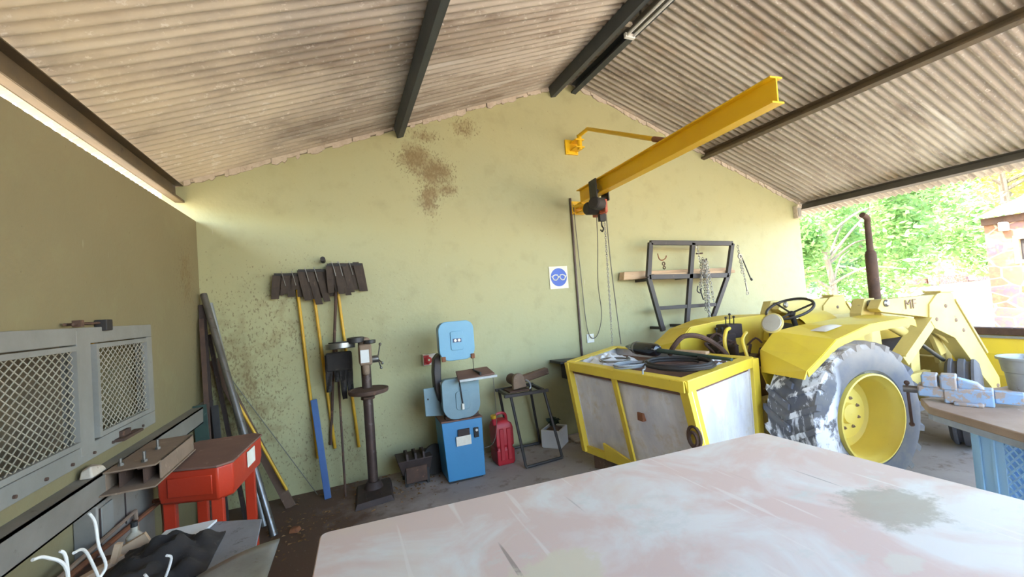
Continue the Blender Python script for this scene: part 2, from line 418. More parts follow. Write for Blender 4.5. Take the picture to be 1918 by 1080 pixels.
# side wall: low wall open above, with the window opening
wl = MB(); X0, X1 = -1.35, -1.13; WY0, WY1, WZ0, WZ1 = .6, 3.235, 1.06, 1.625; WT = 2.515
wl.box((X0, YR0, -.1), (X1, YW, WZ0)); wl.box((X0, YR0, WZ1), (X1, YW, WT))
wl.box((X0, YR0, WZ0), (X1, WY0, WZ1)); wl.box((X0, WY1, WZ0), (X1, YW, WZ1))
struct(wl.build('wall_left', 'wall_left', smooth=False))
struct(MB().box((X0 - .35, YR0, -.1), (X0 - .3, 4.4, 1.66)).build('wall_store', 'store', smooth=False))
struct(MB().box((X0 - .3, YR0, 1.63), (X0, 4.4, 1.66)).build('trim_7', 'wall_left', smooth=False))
struct(MB().box((-1.36, -1.9, -.12), (7.2, 4.6, 0)).build('floor', 'floor', smooth=False))
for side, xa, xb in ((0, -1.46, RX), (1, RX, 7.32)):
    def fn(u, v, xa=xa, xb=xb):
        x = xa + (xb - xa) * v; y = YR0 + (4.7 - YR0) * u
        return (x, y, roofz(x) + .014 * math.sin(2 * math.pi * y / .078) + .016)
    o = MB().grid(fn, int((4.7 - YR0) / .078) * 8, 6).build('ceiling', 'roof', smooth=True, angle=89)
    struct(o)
# unseen wall added behind the camera to block front light; open right of it
XF = .7
struct(MB().prism([(-1.36, YR0, -.1), (XF, YR0, -.1), (XF, YR0, roofz(XF) - .03), (-1.36, YR0, roofz(-1.36) - .03)], (0, .2, 0)).build('wall_light_block', 'wall_left', smooth=False))
# mortar squeezed along the gable rake
mo = MB(); rnd = random.Random(3)
for xa, xb in ((-1.2, RX - .1), (RX + .1, 6.8)):
    x = xa
    while x < xb:
        wd = rnd.uniform(.03, .11); hh = rnd.uniform(.008, .04)
        z = roofz(x); z2 = roofz(x + wd)
        mo.prism([(x, YW + .01, z - hh - .012), (x + wd * .5, YW + .01, (z + z2) / 2 - hh * rnd.uniform(1, 1.6) - .012), (x + wd, YW + .01, z2 - hh - .012), (x + wd, YW + .01, z2 + .012), (x, YW + .01, z + .012)], (0, -rnd.uniform(.015, .03), 0))
        x += wd * rnd.uniform(.8, 1.1)
struct(mo.build('trim_1', 'mortar', smooth=False))
# purlins: lipped channels running front to back
def channel(x, ztop, hgt, wid, name, mat, face=1, tilt=0):
    """vertical web at x, flanges to one side"""
    t = .006; b = MB(Matrix.Translation((x, 0, ztop)) @ Matrix.Rotation(tilt, 4, 'Y'))
    b.box((-t / 2, YR0, -hgt), (t / 2, YW - .003, 0))
    s_ = face
    for z0 in (-hgt, -t):
        b.box((min(0, s_ * wid), YR0, z0), (max(0, s_ * wid), YW - .003, z0 + t))
    b.box((s_ * wid - t / 2, YR0, -hgt), (s_ * wid + t / 2, YW - .003, -hgt + .02))
    return struct(b.build(name, mat, smooth=False))
tl = math.atan(SL)
channel(.61, roofz(.61) - .0, .115, .055, 'trim_2', 'purlin_dark', 1, -tl * .9)
channel(2.47, roofz(2.47), .12, .06, 'trim_3', 'purlin_dark', 1, -tl * .7)
channel(2.86, roofz(2.86), .12, .06, 'trim_4', 'purlin_dark', -1, tl * .4)
channel(4.93, roofz(4.93) - .0, .105, .055, 'trim_5', 'purlin_rust', -1, tl)
channel(6.93, roofz(6.93) - .0, .115, .055, 'trim_6', 'purlin', -1, tl)
channel(-1.265, roofz(-1.265) - .012, .15, .06, 'trim_8', 'purlin_rust', 1, 0)
# ledge rail along the side wall (steel angle with a shadow gap behind)
b = MB(); b.box((-1.13, -2, .955), (-1.055, 4.3, .965)); b.box((-1.062, -2, .845), (-1.055, 4.3, .965)); b.box((-1.13, -2, .845), (-1.055, 4.3, .853))
struct(b.build('trim_9', 'beamleft', smooth=False))

# ------------------------------------------------------------------ window_1 with two expanded-mesh panels
win = MB(); xf = -1.13; fr = .05
def frame_rect(b, x0, x1, y0, y1, z0, z1, w_):
    b.box((x0, y0, z1 - w_), (x1, y1, z1)); b.box((x0, y0, z0), (x1, y1, z0 + w_))
    b.box((x0, y0, z0 + w_), (x1, y0 + w_, z1 - w_)); b.box((x0, y1 - w_, z0 + w_), (x1, y1, z1 - w_))
frame_rect(win, -1.16, -1.10, WY0, WY1 + .02, WZ0 - .03, WZ1 + .01, .075)
win.box((-1.158, 2.46, WZ0), (-1.099, 2.575, WZ1)); win.box((-1.158, 1.3, WZ0), (-1.099, 1.4, WZ1))
wo = struct(win.build('window_1', 'winframe', smooth=False, bevel=.004))
def mesh_panel(y0, y1, z0, z1):
    f = MB(); frame_rect(f, -1.115, -1.085, y0, y1, z0, z1, .022); fo = f.build('mesh_frame', 'winframe', wo, smooth=False)
    b = MB(); ya, yb, za, zb = y0 + .02, y1 - .02, z0 + .02, z1 - .02; st = .047; k = .72; x = -1.10
    for sg in (1, -1):
        c = -2.0
        while c < 4:
            # line z = za + sg*k*(y-ya) + c, clipped to the panel
            pts = []
            for y in (ya, yb):
                z = za + sg * k * (y - ya) + c
                if za <= z <= zb: pts.append((y, z))
            for z in (za, zb):
                y = ya + (z - za - c) / (sg * k)
                if ya < y < yb: pts.append((y, z))
            if len(pts) >= 2 and (Vector(pts[0]) - Vector(pts[1])).length > .01:
                b.bar((x, pts[0][0], pts[0][1]), (x, pts[1][0], pts[1][1]), .0030, .0032, (1, 0, 0))
            c += st * k
    b.build('wire_mesh', 'mesh', fo, smooth=False)
mesh_panel(2.59, 3.16, 1.115, 1.555); mesh_panel(1.42, 2.45, 1.115, 1.555)
struct(MB().box((-1.33, 3.02, 1.07), (-1.30, 3.08, 1.62)).build('trim_10', 'handle', smooth=False))
b = MB()
for i in range(12): b.cyl((-1.10, 1.2 + i * .17, WZ0 - .005), (-1.092, 1.2 + i * .17, WZ0 - .005), .007, n=8)
b.box((-1.12, 2.75, WZ0 - .012), (-1.06, 2.97, WZ0 + .002)); b.box((-1.11, 2.8, WZ0 + .002), (-1.08, 2.88, WZ0 + .03))
b.build('bolt_strip', 'rust', wo, smooth=False)
L = thing('slide_bolt', 'rusty slide bolt with its square block above the mesh window', 'bolt', (-1.12, 2.6, 1.655))
MB().cyl((-1.11, 2.40, 1.652), (-1.11, 2.80, 1.656), .006, n=8).cyl((-1.11, 2.42, 1.652), (-1.08, 2.40, 1.65), .006, n=8).build('rod', 'rust', L)
MB().box((-1.13, 2.68, 1.615), (-1.08, 2.74, 1.67)).build('block', 'dark', L, bevel=.004); MB().box((-1.13, 2.5, 1.64), (-1.10, 2.53, 1.67)).build('keeper', 'rust', L)

# ------------------------------------------------------------------ jib crane and hoist
L = thing('jib_crane', 'yellow steel jib crane arm swung out from two brackets on the gable wall', 'crane', (2.64, YW, 2.7))
ja, jb = Vector((2.645, 4.13, 2.755)), Vector((2.455, 1.62, 2.73)); d = (jb - ja).normalized(); sd = d.cross(Vector((0, 0, 1)))
b = MB()
b.bar(ja, jb, .010, .15)
for z in (.075, -.075): b.bar(ja + Vector((0, 0, z)), jb + Vector((0, 0, z)), .095, .011)
b.build('i_beam', 'crane', L, smooth=False, bevel=.002)
b = MB(); b.box((2.63, 4.34, 3.34), (2.80, YW, 3.52)); b.box((2.69, 4.20, 3.47), (2.81, 4.35, 3.485)); b.box((2.69, 4.20, 3.38), (2.81, 4.35, 3.395)); b.cyl((2.76, 4.23, 3.36), (2.76, 4.23, 3.54), .028, n=14)
for x in (2.655, 2.775):
    for z in (3.365, 3.495): b.cyl((x, 4.33, z), (x, 4.34, z), .012, n=6)
b.build('upper_bracket', 'crane', L, bevel=.003)
b = MB(); b.box((2.64, 4.34, 2.60), (2.82, YW, 2.76)); b.box((2.70, 4.17, 2.665), (2.85, 4.35, 2.68)); b.box((2.70, 4.17, 2.61), (2.85, 4.35, 2.625)); b.cyl((2.73, 4.2, 2.6), (2.73, 4.2, 2.70), .03, n=14); b.box((2.60, 4.05, 2.66), (2.76, 4.24, 2.68))
for x in (2.66, 2.80):
    for z in (2.62, 2.74): b.cyl((x, 4.33, z), (x, 4.34, z), .012, n=6)
b.build('lower_bracket', 'crane', L, bevel=.003)
b = MB(); b.tube([(2.76, 4.22, 3.53), (2.775, 4.05, 3.545)], .022, 10)
b.build('tie_clevis', 'crane', L)
MB().tube([(2.775, 4.06, 3.545), (2.578, 2.78, 2.90)], .021, 12).build('tie_rod', 'crane', L)
MB().tube([(2.58, 2.80, 2.91), (2.555, 2.62, 2.82)], .024, 10).build('tie_end', 'orange', L, label='rust-brown end of the tie rod')
H = thing('chain_hoist', 'small red and black electric hoist hanging from a trolley on the yellow crane arm', 'hoist', (2.63, 3.7, 2.6))
hc = ja + d * .42
T = Matrix.Translation(hc) @ Matrix(((d.x, sd.x, 0, 0), (d.y, sd.y, 0, 0), (0, 0, 1, 0), (0, 0, 0, 1))) @ Matrix.Diagonal((1.25, 1.12, 1.12, 1))
b = MB(T)
for s_ in (-.062, .062): b.box((-.06, s_ - .006, -.14), (.06, s_ + .006, .07))
b.box((-.02, -.062, -.13), (.02, .062, -.105))
for s_ in (-.05, .05):
    for a in (-.035, .035): b.cyl((a, s_ - .01, -.052), (a, s_ + .01, -.052), .022, n=14)
b.build('trolley', 'black', H, bevel=.002)
b = MB(T); b.box((-.10, .0, -.27), (.12, .03, -.145)); b.box((-.12, -.055, -.265), (.02, .0, -.15))
b.build('cover', 'hoistred', H, bevel=.01)
b = MB(T); b.lathe((-.02, .09, -.20), (0, 1, 0), [(.05, -.07), (.06, -.06), (.06, .04), (.05, .055)], 20); b.lathe((.09, .05, -.19), (.5, 1, 0), [(.045, 0), (.057, .01), (.057, .12), (.045, .13)], 20)
b.build('motor', 'dark', H)
b = MB(T); b.box((-.01, -.03, -.33), (.03, .03, -.25)); b.tube(smoothpts([(0, 0, -.33), (0, 0, -.37), (.02, 0, -.40), (.0, 0, -.425), (-.025, 0, -.405)]), .007, 8)
b.build('load_hook', 'dark', H)
hx, hy, hz = hc
def cableobj(pts, r, name, mat, label, cat='cable', group=None, parent=None, n=6):
    o = MB().tube(smoothpts(pts, 8), r, n).build(name, mat, parent)
    if parent is None: tag(o, label, cat, group)
    return o
cableobj([(2.71, 3.93, 2.56), (2.74, 4.0, 2.2), (2.80, 4.15, 1.75), (2.90, 4.28, 1.35), (2.83, 4.33, 1.10), (2.72, 4.335, 1.2), (2.69, 4.335, 1.9), (2.665, 4.335, 2.72)], .0055, 'control_cable', 'cable', 'thin grey control cable looping from the hoist down and back up the wall')
def chainline(p, q, name, parent, mat='chain', link=.026, r=.0022, wdt=.007):
    p = Vector(p); q = Vector(q); dv = q - p; n = max(2, int(dv.length / (link * .72))); dv.normalize(); u = dv.orthogonal().normalized(); v_ = dv.cross(u); b = MB()
    for i in range(n):
        c = p + (q - p) * ((i + .5) / n); e = u if i % 2 else v_
        b.tube([c + dv * math.cos(a) * link / 2 + e * math.sin(a) * wdt for a in [2 * math.pi * k / 8 for k in range(8)]], r, 4, closed=True)
    return b.build(name, mat, parent)
chainline((2.745, 3.84, 2.49), (2.80, 3.97, 1.02), 'hoist_chain', H, link=.034, wdt=.009)
chainline((2.735, 3.82, 2.49), (2.76, 3.9, 1.3), 'hoist_chain', H, link=.034, wdt=.009)
cableobj([(2.78, 3.85, 2.50), (2.86, 3.95, 1.9), (2.94, 4.0, 1.02)], .006, 'pendant_cable', 'cable', 'straight dark pendant cable hanging right of the hoist chain')
tag(MB().cyl((2.642, 4.352, 2.80), (2.625, 4.352, .86), .013, n=10).build('conduit_pipe', 'brownsteel'), 'brown conduit pipe running down the wall under the crane bracket', 'pipe')
L = thing('wall_socket', 'white socket plate low on the wall behind the yellow box', 'socket', (2.76, YW, 1.09))
MB().box((2.715, 4.352, 1.035), (2.815, YW, 1.14)).build('plate', 'white', L, bevel=.004); MB().box((2.735, 4.348, 1.06), (2.795, 4.353, 1.12)).build('socket_face', 'signwhite', L)
L = thing('isolator_switch', 'white switch box with a round red knob left of the bandsaw', 'switch', (.80, YW, 1.07))
MB().box((.735, 4.31, 1.02), (.875, YW, 1.135)).build('box', 'white', L, bevel=.006)
MB().box((.74, 4.305, 1.03), (.795, 4.311, 1.125)).build('face', 'redsw', L, bevel=.002); MB().lathe((.785, 4.31, 1.075), (0, -1, 0), [(.036, 0), (.036, .018), (.02, .022)], 20).build('knob', 'redsw', L)
MB().lathe((.79, 4.288, 1.078), (0, -1, 0), [(.011, 0), (.011, .003)], 10).build('knob_cap', 'signwhite', L)
# safety sign: white plate, blue disc, white goggles
L = thing('safety_sign', 'square eye protection sign with white goggles on a blue disc', 'sign', (2.4, YW, 1.845))
MB().box((2.275, 4.355, 1.715), (2.52, YW, 1.98)).build('plate', 'signwhite', L)
MB().lathe((2.398, 4.355, 1.85), (0, -1, 0), [(.108, 0), (.108, .002)], 48).build('disc', 'signblue', L)
gg = MB()
def gog(sx): return [(2.398 + sx * x, 4.351, 1.85 + z) for x, z in ((.012, .008), (.018, .026), (.05, .03), (.078, .018), (.084, -.004), (.068, -.03), (.04, -.034), (.020, -.018), (.012, -.004))]
for sx in (-1, 1): gg.tube(gog(sx), .0065, 6, closed=True)
gg.tube([(2.386, 4.351, 1.854), (2.41, 4.351, 1.854)], .006, 6)
for sx in (-1, 1): gg.tube([(2.398 + sx * .08, 4.351, 1.852), (2.398 + sx * .098, 4.351, 1.862)], .006, 6)
gg.build('goggles_symbol', 'signwhite', L)

# ------------------------------------------------------------------ wall rack, planks, chains
L = thing('wall_rack', 'black angle iron rack bolted to the wall above the yellow tractor', 'rack', (4.2, YW, 1.2))
F1 = {'tl': (3.58, 4.1, 2.20), 'tm': (4.27, 4.1, 2.185), 'tr': (4.975, 4.1, 2.165), 'ml': (3.50, 4.1, 1.775), 'mm': (4.16, 4.1, 1.75), 'mr': (4.84, 4.1, 1.735), 'bl': (3.655, 4.1, 1.10), 'bm': (4.035, 4.1, 1.10), 'br': (4.44, 4.1, 1.10)}
def angle_iron(p, q, w_=.05):
    return MB().bar(p, q, w_, .008, (0, 1, 0)).bar(Vector(p) + Vector((0, w_ / 2, 0)), Vector(q) + Vector((0, w_ / 2, 0)), .008, w_, (0, 1, 0))
for nm, a, c in (('top_rail', 'tl', 'tr'), ('middle_rail', 'ml', 'mr'), ('upright', 'tl', 'ml'), ('upright', 'tm', 'bm'), ('upright', 'tr', 'mr'), ('lower_leg', 'ml', 'bl'), ('lower_leg', 'mr', 'br')):
    MB().bar(F1[a], F1[c], .060, .04, (0, 1, 0)).build(nm, 'blackm', L, smooth=False, bevel=.003)
MB().bar((3.60, 4.10, 1.385), (4.57, 4.10, 1.36), .030, .045).build('bottom_rail', 'blackm', L, smooth=False, bevel=.003)
for x in (3.70, 4.03, 4.42): MB().bar((x, 4.12, 1.13), (x, YW, 1.13), .035, .035).build('wall_stay', 'blackm', L, smooth=False)
for x in (3.50, 4.16, 4.84): MB().bar((x, 4.1, 1.745), (x + .03, YW, 1.745), .04, .035).build('shelf_arm', 'blackm', L, smooth=False)
def planks():
    for i, (x0, x1, y, z, h_, lab) in enumerate(((3.235, 5.1, 4.285, 1.80, .062, 'thick pale pink timber plank lying deepest on the wall rack arms'), (3.62, 5.02, 4.18, 1.80, .030, 'thin timber plank with a green edge in front on the wall rack arms'))):
        b = MB(); e = .02 if i == 0 else 0
        b.hexa([(x0, y - .05, z - .035), (x1, y - .05, z - .035), (x1, y + .05, z - .035), (x0, y + .05, z - .035)], [(x0 + e, y - .05, z - .035 + h_ * 1.6), (x1, y - .05, z - .035 + h_ * 1.3), (x1, y + .05, z - .035 + h_ * 1.3), (x0 + e, y + .05, z - .035 + h_ * 1.6)])
        tag(b.build('timber_plank', 'wood', smooth=False, bevel=.004), lab, 'plank', 'planks on the wall rack')
planks()
def hook(name, c, mat='rust'):
    x, y, z = c; b = MB(); b.tube(smoothpts([(x, y, z + .05), (x - .03, y, z + .02), (x - .02, y, z - .03), (x + .02, y, z - .03), (x + .035, y, z + .005)], 5), .007, 6); return b
L = thing('grab_hook', 'small rusty hook and shackle hanging in the left bay of the wall rack', 'hook', (3.72, 4.08, 2.0))
MB().tube(smoothpts([(3.66, 4.08, 2.06), (3.68, 4.08, 1.99), (3.73, 4.08, 1.975), (3.78, 4.08, 2.0), (3.795, 4.08, 2.03)], 5), .007, 6).build('hook', 'orange', L)
MB().tube(arc((3.74, 4.08, 1.93), .02, 0, 6.28, 14), .007, 6).tube(arc((3.735, 4.07, 1.88), .018, 0, 6.28, 12, 'yz'), .007, 6).build('shackle', 'rust', L)
L = thing('lifting_chain', 'bunch of pale lifting chains with hooks hanging on the rack middle post', 'chain', (4.32, 4.05, 1.9), None)
cp = [(4.30, 2.14, 4.31, 1.90), (4.33, 1.95, 4.29, 1.55), (4.36, 1.98, 4.33, 1.30), (4.39, 1.95, 4.40, 1.45), (4.42, 1.93, 4.47, 1.40), (4.40, 1.96, 4.37, 1.12), (4.34, 1.93, 4.24, 1.60), (4.36, 1.95, 4.35, 1.2)]
for i, (x0, z0, x1, z1) in enumerate(cp): chainline((x0, 4.06 - .006 * i, z0), (x1, 4.05 - .004 * i, z1), 'chain_strand', L, link=.045, r=.0042, wdt=.012)
MB().tube(smoothpts([(4.24, 4.05, 1.62), (4.22, 4.05, 1.56), (4.27, 4.05, 1.53), (4.29, 4.05, 1.58)], 5), .008, 6).tube([(4.27, 4.05, 1.58), (4.31, 4.05, 1.44)], .009, 6).build('hook', 'black', L)
MB().tube([(4.28, 4.07, 2.04), (4.37, 4.05, 2.04)], .010, 6).tube(smoothpts([(4.36, 4.05, 1.96), (4.40, 4.04, 1.93), (4.43, 4.05, 1.97)], 5), .008, 6).build('shackle', 'rust', L)
L = thing('hook_chain', 'short chain with hooks hanging from the right end of the wall rack', 'chain', (5.05, 4.05, 1.8))
chainline((5.03, 4.06, 2.13), (5.05, 4.05, 1.75), 'chain_strand', L, link=.045, r=.004, wdt=.011); chainline((5.06, 4.05, 1.95), (5.10, 4.05, 1.60), 'chain_strand', L, link=.045, r=.004, wdt=.011)
MB().tube([(5.07, 4.06, 2.0), (5.22, 4.06, 1.66)], .009, 6).tube([(5.22, 4.06, 1.67), (5.24, 4.06, 1.645)], .015, 8).build('lever', 'black', L)
MB().tube([(5.10, 4.05, 1.62), (5.115, 4.05, 1.50)], .010, 6).tube(arc((5.115, 4.05, 1.475), .022, 0, 6.28, 12), .006, 6).tube(arc((5.04, 4.05, 1.98), .03, 0, 6.28, 12), .011, 6).build('hook', 'chain', L)
L = thing('junction_box', 'small pale box fixed at the top right corner of the gable wall', 'box', (6.78, 4.33, 2.62))
MB().box((6.70, 4.30, 2.57), (6.80, YW, 2.76)).build('box', 'mortar', L, bevel=.004); MB().box((6.715, 4.294, 2.59), (6.785, 4.301, 2.73)).build('cover', 'winframe', L)

# ------------------------------------------------------------------ fluorescent light on the ridge steel
L = thing('fluorescent_light', 'twin tube fluorescent light hung under the ridge steel', 'light', (2.66, 2.6, 4.05))
MB().box((2.62, 1.9, 4.035), (2.71, 3.10, 4.075)).build('batten', 'purlin', L, bevel=.004)
for x in (2.63, 2.70): MB().cyl((x, 1.93, 4.015), (x, 3.07, 4.015), .013, n=12).build('tube', 'white', L)
for y in (1.90, 3.07): MB().box((2.61, y, 3.995), (2.72, y + .035, 4.04)).build('end_cap', 'white', L, bevel=.004)
MB().box((2.55, 2.98, 4.05), (2.62, 3.02, 4.075)).build('bracket', 'mortar', L)
for y in (2.1, 2.9): MB().box((2.655, y, 4.07), (2.665, y + .02, 4.2)).build('hanger', 'purlin', L)

# ------------------------------------------------------------------ rubber fire beaters hung on the wall
def beater(head, hw, nflap, top, bot, mat, lab, flaps=(.22, .30), lean=0, seed=1, ph=.14):
    rn = random.Random(seed); hx_, hy_, hz_ = head
    L = thing('fire_beater', lab, 'fire beater', (bot[0], bot[1], bot[2]), 'fire beaters on the wall')
    MB().cyl(top, bot, .0135, n=10).build('handle', mat, L)
    b = MB()
    for i in range(nflap):
        u = (i + .5) / nflap - .5; x = hx_ + u * hw; fl = rn.uniform(*flaps); a = lean + u * .12 + rn.uniform(-.05, .05); w_ = hw / nflap * .78
        y = hy_ + (.012 if i % 2 else -.004) + rn.uniform(-.004, .004); dz = rn.uniform(-.01, .01) - u * u * .05
        k = len(b.v); tw = rn.uniform(-.012, .012)
        for j in range(5):
            t = j / 4; cx = x + math.sin(a) * fl * t; cz = hz_ + dz - math.cos(a) * fl * t; cy = y - .018 * math.sin(t * 3.1) + tw * t
            for sx in (-w_, w_):
                for sy in (-.0035, .0035): b.v.append(Vector((cx + sx, cy + sy + tw * sx * 8 * t, cz)))
        for j in range(4):
            a0 = k + j * 4; a1 = a0 + 4
            b.f += [(a0, a0 + 2, a1 + 2, a1), (a0 + 1, a1 + 1, a1 + 3, a0 + 3), (a0, a1, a1 + 1, a0 + 1), (a0 + 2, a0 + 3, a1 + 3, a1 + 2)]
        b.f += [(k, k + 1, k + 3, k + 2), (k + 16, k + 18, k + 19, k + 17)]
    b.build('rubber_flaps', 'flap', L, smooth=False)
    b = MB(); b.bar((hx_ - hw / 2, hy_ - .012, hz_ - .01), (hx_ + hw / 2, hy_ - .012, hz_ - .02), .012, .022); b.build('head_bar', 'dark', L)
    b = MB()
    for u in (-.25, .1): b.tube(smoothpts([(hx_ + hw * u, hy_ - .02, hz_ + .015), (hx_ + hw * u + .012, hy_ - .026, hz_ - .03), (hx_ + hw * u + .03, hy_ - .026, hz_ - .12)], 4), .0035, 5)
    b.build('binding_wire', 'chain', L, label='pale twist of wire')
beater((-.43, 4.315, 2.025), .24, 6, (-.375, 4.325, 1.99), (-.285, 4.34, .30), 'handle', 'leftmost yellow-handled fire beater with short rubber flaps', (.15, .22), -.10, 2)
beater((-.24, 4.29, 2.05), .22, 6, (-.245, 4.31, 1.99), (-.135, 4.34, .36), 'handle', 'middle yellow-handled fire beater with long leaning rubber flaps', (.27, .34), .22, 3)
beater((-.02, 4.25, 2.09), .17, 5, (-.02, 4.27, 2.05), (-.17, 4.34, .40), 'rust', 'fire beater with a brown stick handle crossing the others', (.24, .32), .12, 4)
beater((.06, 4.315, 2.10), .29, 8, (-.035, 4.33, 2.0), (.075, 4.34, .33), 'handle', 'rightmost yellow-handled fire beater with a broad fan of flaps', (.25, .29), .10, 5)
tag(MB().cyl((-.136, YW, 2.13), (-.136, 4.22, 2.135), .022, n=10).build('wall_peg', 'dark'), 'dark peg in the wall above the bunch of fire beaters', 'peg')

# ------------------------------------------------------------------ things leaning on the back wall
b = MB().bar((-.29, 4.33, .84), (-.21, 4.12, .0), .055, .03, (0, 1, 0)); tag(b.build('blue_post', 'bluepost', smooth=False, bevel=.004), 'short bright blue steel post leaning on the wall under the beaters', 'post')
tag(MB().cyl((-.068, 4.34, 1.30), (-.066, 4.07, 0), .010, n=8).build('iron_rod', 'rust'), 'thin rusty rod leaning on the wall beside the drill press', 'rod')
L = thing('leather_apron', 'black rag of long hanging strips draped below the drill press belt guard', 'rag', (-.04, 4.15, .9))
for i, (x, zb, w_, xx) in enumerate(((-.13, .92, .035, -.02), (-.075, 1.0, .03, 0), (-.03, .84, .035, .01), (.02, .90, .04, .015))):
    b = MB()
    def fn(u, v, x=x, zb=zb, w_=w_, xx=xx, i=i):
        return (x + (u - .5) * w_ * (2.1 - v) + xx * v, 4.14 + .012 * math.sin(u * 5 + v * 9 + i) + (i % 2) * .012, 1.25 - (1.25 - zb) * v)
    b.grid(fn, 5, 12); b.build('cloth_strip', 'cloth', L, solid=.006)
MB().box((-.16, 4.12, 1.10), (.06, 4.16, 1.27)).build('cloth_waist', 'cloth', L, bevel=.015)

# ------------------------------------------------------------------ pillar drill
L = thing('drill_press', 'old brown pillar drill press standing against the green wall', 'drill press', (.17, 3.98, 0))
b = MB(); b.hexa([(.0, 3.72, 0), (.32, 3.76, 0), (.34, 4.2, 0), (.02, 4.16, 0)], [(.02, 3.74, .045), (.30, 3.78, .045), (.32, 4.18, .045), (.04, 4.14, .045)]); b.lathe((.17, 4.03, .04), (0, 0, 1), [(.085, 0), (.075, .03), (.055, .06)], 24)
for x in (.10, .22): b.box((x - .008, 3.80, .044), (x + .008, 3.9, .05))
b.build('base', 'rustdark', L, bevel=.006)
MB().cyl((.17, 4.03, .06), (.17, 4.03, 1.30), .043, n=28).build('column', 'brownsteel', L)
b = MB(); b.lathe((.175, 3.93, .915), (0, 0, 1), [(.05, -.045), (.09, -.03), (.165, -.012), (.17, 0), (.17, .022), (.15, .022), (.145, .017)], 36); b.lathe((.17, 4.03, .83), (0, 0, 1), [(.06, 0), (.06, .1)], 20); b.box((.13, 3.92, .85), (.2, 4.03, .90))
b.build('work_table', 'rust', L, bevel=.002)
b = MB(); b.box((.115, 3.86, 1.15), (.22, 4.09, 1.33)); b.lathe((.165, 3.90, 1.06), (0, 0, 1), [(.022, 0), (.03, .02), (.034, .1)], 18); b.lathe((.17, 4.03, 1.33), (0, 0, 1), [(.06, 0), (.045, .04), (.03, .055)], 18)
b.build('head', 'dust', L, bevel=.012)
MB().box((.125, 3.85, 1.175), (.195, 3.862, 1.285)).build('name_plate', 'white', L)
b = MB(); b.lathe((.10, 4.02, 1.345), (0, 0, 1), [(.07, 0), (.075, .004), (.075, .045), (.06, .05)], 24); b.lathe((.215, 3.96, 1.33), (0, 0, 1), [(.045, 0), (.05, .005), (.05, .03)], 20)
b.build('pulley', 'black', L)
b = MB(); b.lathe((-.03, 4.08, 1.325), (0, .08, 1), [(.12, -.025), (.125, -.02), (.125, .022), (.115, .026)], 32)
b.build('belt_guard', 'steel', L)
MB().lathe((-.03, 4.08, 1.352), (0, .08, 1), [(.10, 0), (.10, .01)], 28).build('guard_lid', 'dark', L)
b = MB(); b.lathe((.245, 3.93, 1.19), (1, 0, 0), [(.028, -.05), (.032, -.01), (.032, .03), (.02, .035)], 18)
for a in (1.3, 3.4, 5.5): b.tube([(.27, 3.93, 1.19), (.30, 3.93 + .09 * math.cos(a), 1.19 + .13 * math.sin(a))], .006, 6); b.ball((.30, 3.93 + .09 * math.cos(a), 1.19 + .13 * math.sin(a)), .013, 10)
b.build('feed_lever', 'steel', L)

# brown finned machine block on the floor
L = thing('planer_block', 'rusty brown finned iron block on short legs between drill press and bandsaw', 'machine', (.54, 4.1, 0))
b = MB(); b.hexa([(.42, 3.98, .10), (.67, 3.98, .10), (.67, 4.2, .10), (.42, 4.2, .10)], [(.38, 3.94, .24), (.70, 3.94, .24), (.70, 4.2, .24), (.38, 4.2, .24)]); b.build('body', 'rustdark', L, bevel=.008)
b = MB()
for x in (.47, .545, .62): b.prism([(x - .009, 3.94, .24), (x - .009, 4.18, .24), (x - .009, 4.16, .27), (x - .009, 4.05, .305), (x - .009, 3.96, .29)], (.018, 0, 0))
b.build('fins', 'rustdark', L)
MB().box((.45, 3.95, .03), (.64, 4.0, .17)).build('front_plate', 'rust', L, bevel=.004)
for x in (.44, .635):
    for y in (3.96, 4.15): MB().box((x, y, 0), (x + .025, y + .03, .14)).build('leg', 'dark', L)
tag(MB().lathe((.735, 4.12, .15), (.35, -1, .1), [(.12, 0), (.14, .01), (.14, .04), (.05, .05)], 22).build('rusty_disc', 'dark'), 'round dark iron disc leaning beside the brown finned block', 'disc')

# ------------------------------------------------------------------ bandsaw
L = thing('bandsaw', 'light blue bandsaw on its bright blue cabinet against the wall', 'bandsaw', (.97, 3.97, 0))
b = MB(); yF, yB = 3.80, 4.16
b.hexa([(.80, yF, .02), (1.145, yF - .02, .02), (1.145, yB, .02), (.80, yB, .02)], [(.775, yF + .02, .545), (1.155, yF, .545), (1.145, yB, .545), (.785, yB, .545)])
b.build('cabinet', 'bluebright', L, bevel=.006)
MB().box((.81, yF + .01, 0), (1.13, yB - .01, .022)).build('plinth', 'dark', L)
MB().hexa([(.77, yF + .015, .545), (1.16, yF - .005, .545), (1.15, yB, .545), (.78, yB, .545)], [(.77, yF + .015, .56), (1.16, yF - .005, .56), (1.15, yB, .56), (.78, yB, .56)]).build('cabinet_top', 'lid', L, bevel=.004)
MB().box((.895, 3.790, .325), (1.035, 3.800, .41)).build('label', 'paper', L); MB().box((.915, 3.790, .41), (1.025, 3.805, .47)).build('torn_label', 'rustdark', L)
MB().box((1.065, 3.782, .375), (1.11, 3.80, .465)).build('switch_plate', 'dark', L, bevel=.003); MB().lathe((1.088, 3.783, .445), (0, -1, 0), [(.012, 0), (.012, .012)], 12).build('switch_button', 'white', L)
def rrect(cx, cz, w_, h_, r_, y, n=6, rb=None):
    pts = []; rb = rb or r_
    for (sx, sz, a0, rr) in ((1, 1, 0, r_), (-1, 1, 90, r_), (-1, -1, 180, rb), (1, -1, 270, rb)):
        for i in range(n + 1):
            a = R(a0 + 90 * i / n); pts.append((cx + sx * (w_ / 2 - rr) + rr * math.cos(a), y, cz + sz * (h_ / 2 - rr) + rr * math.sin(a)))
    return pts
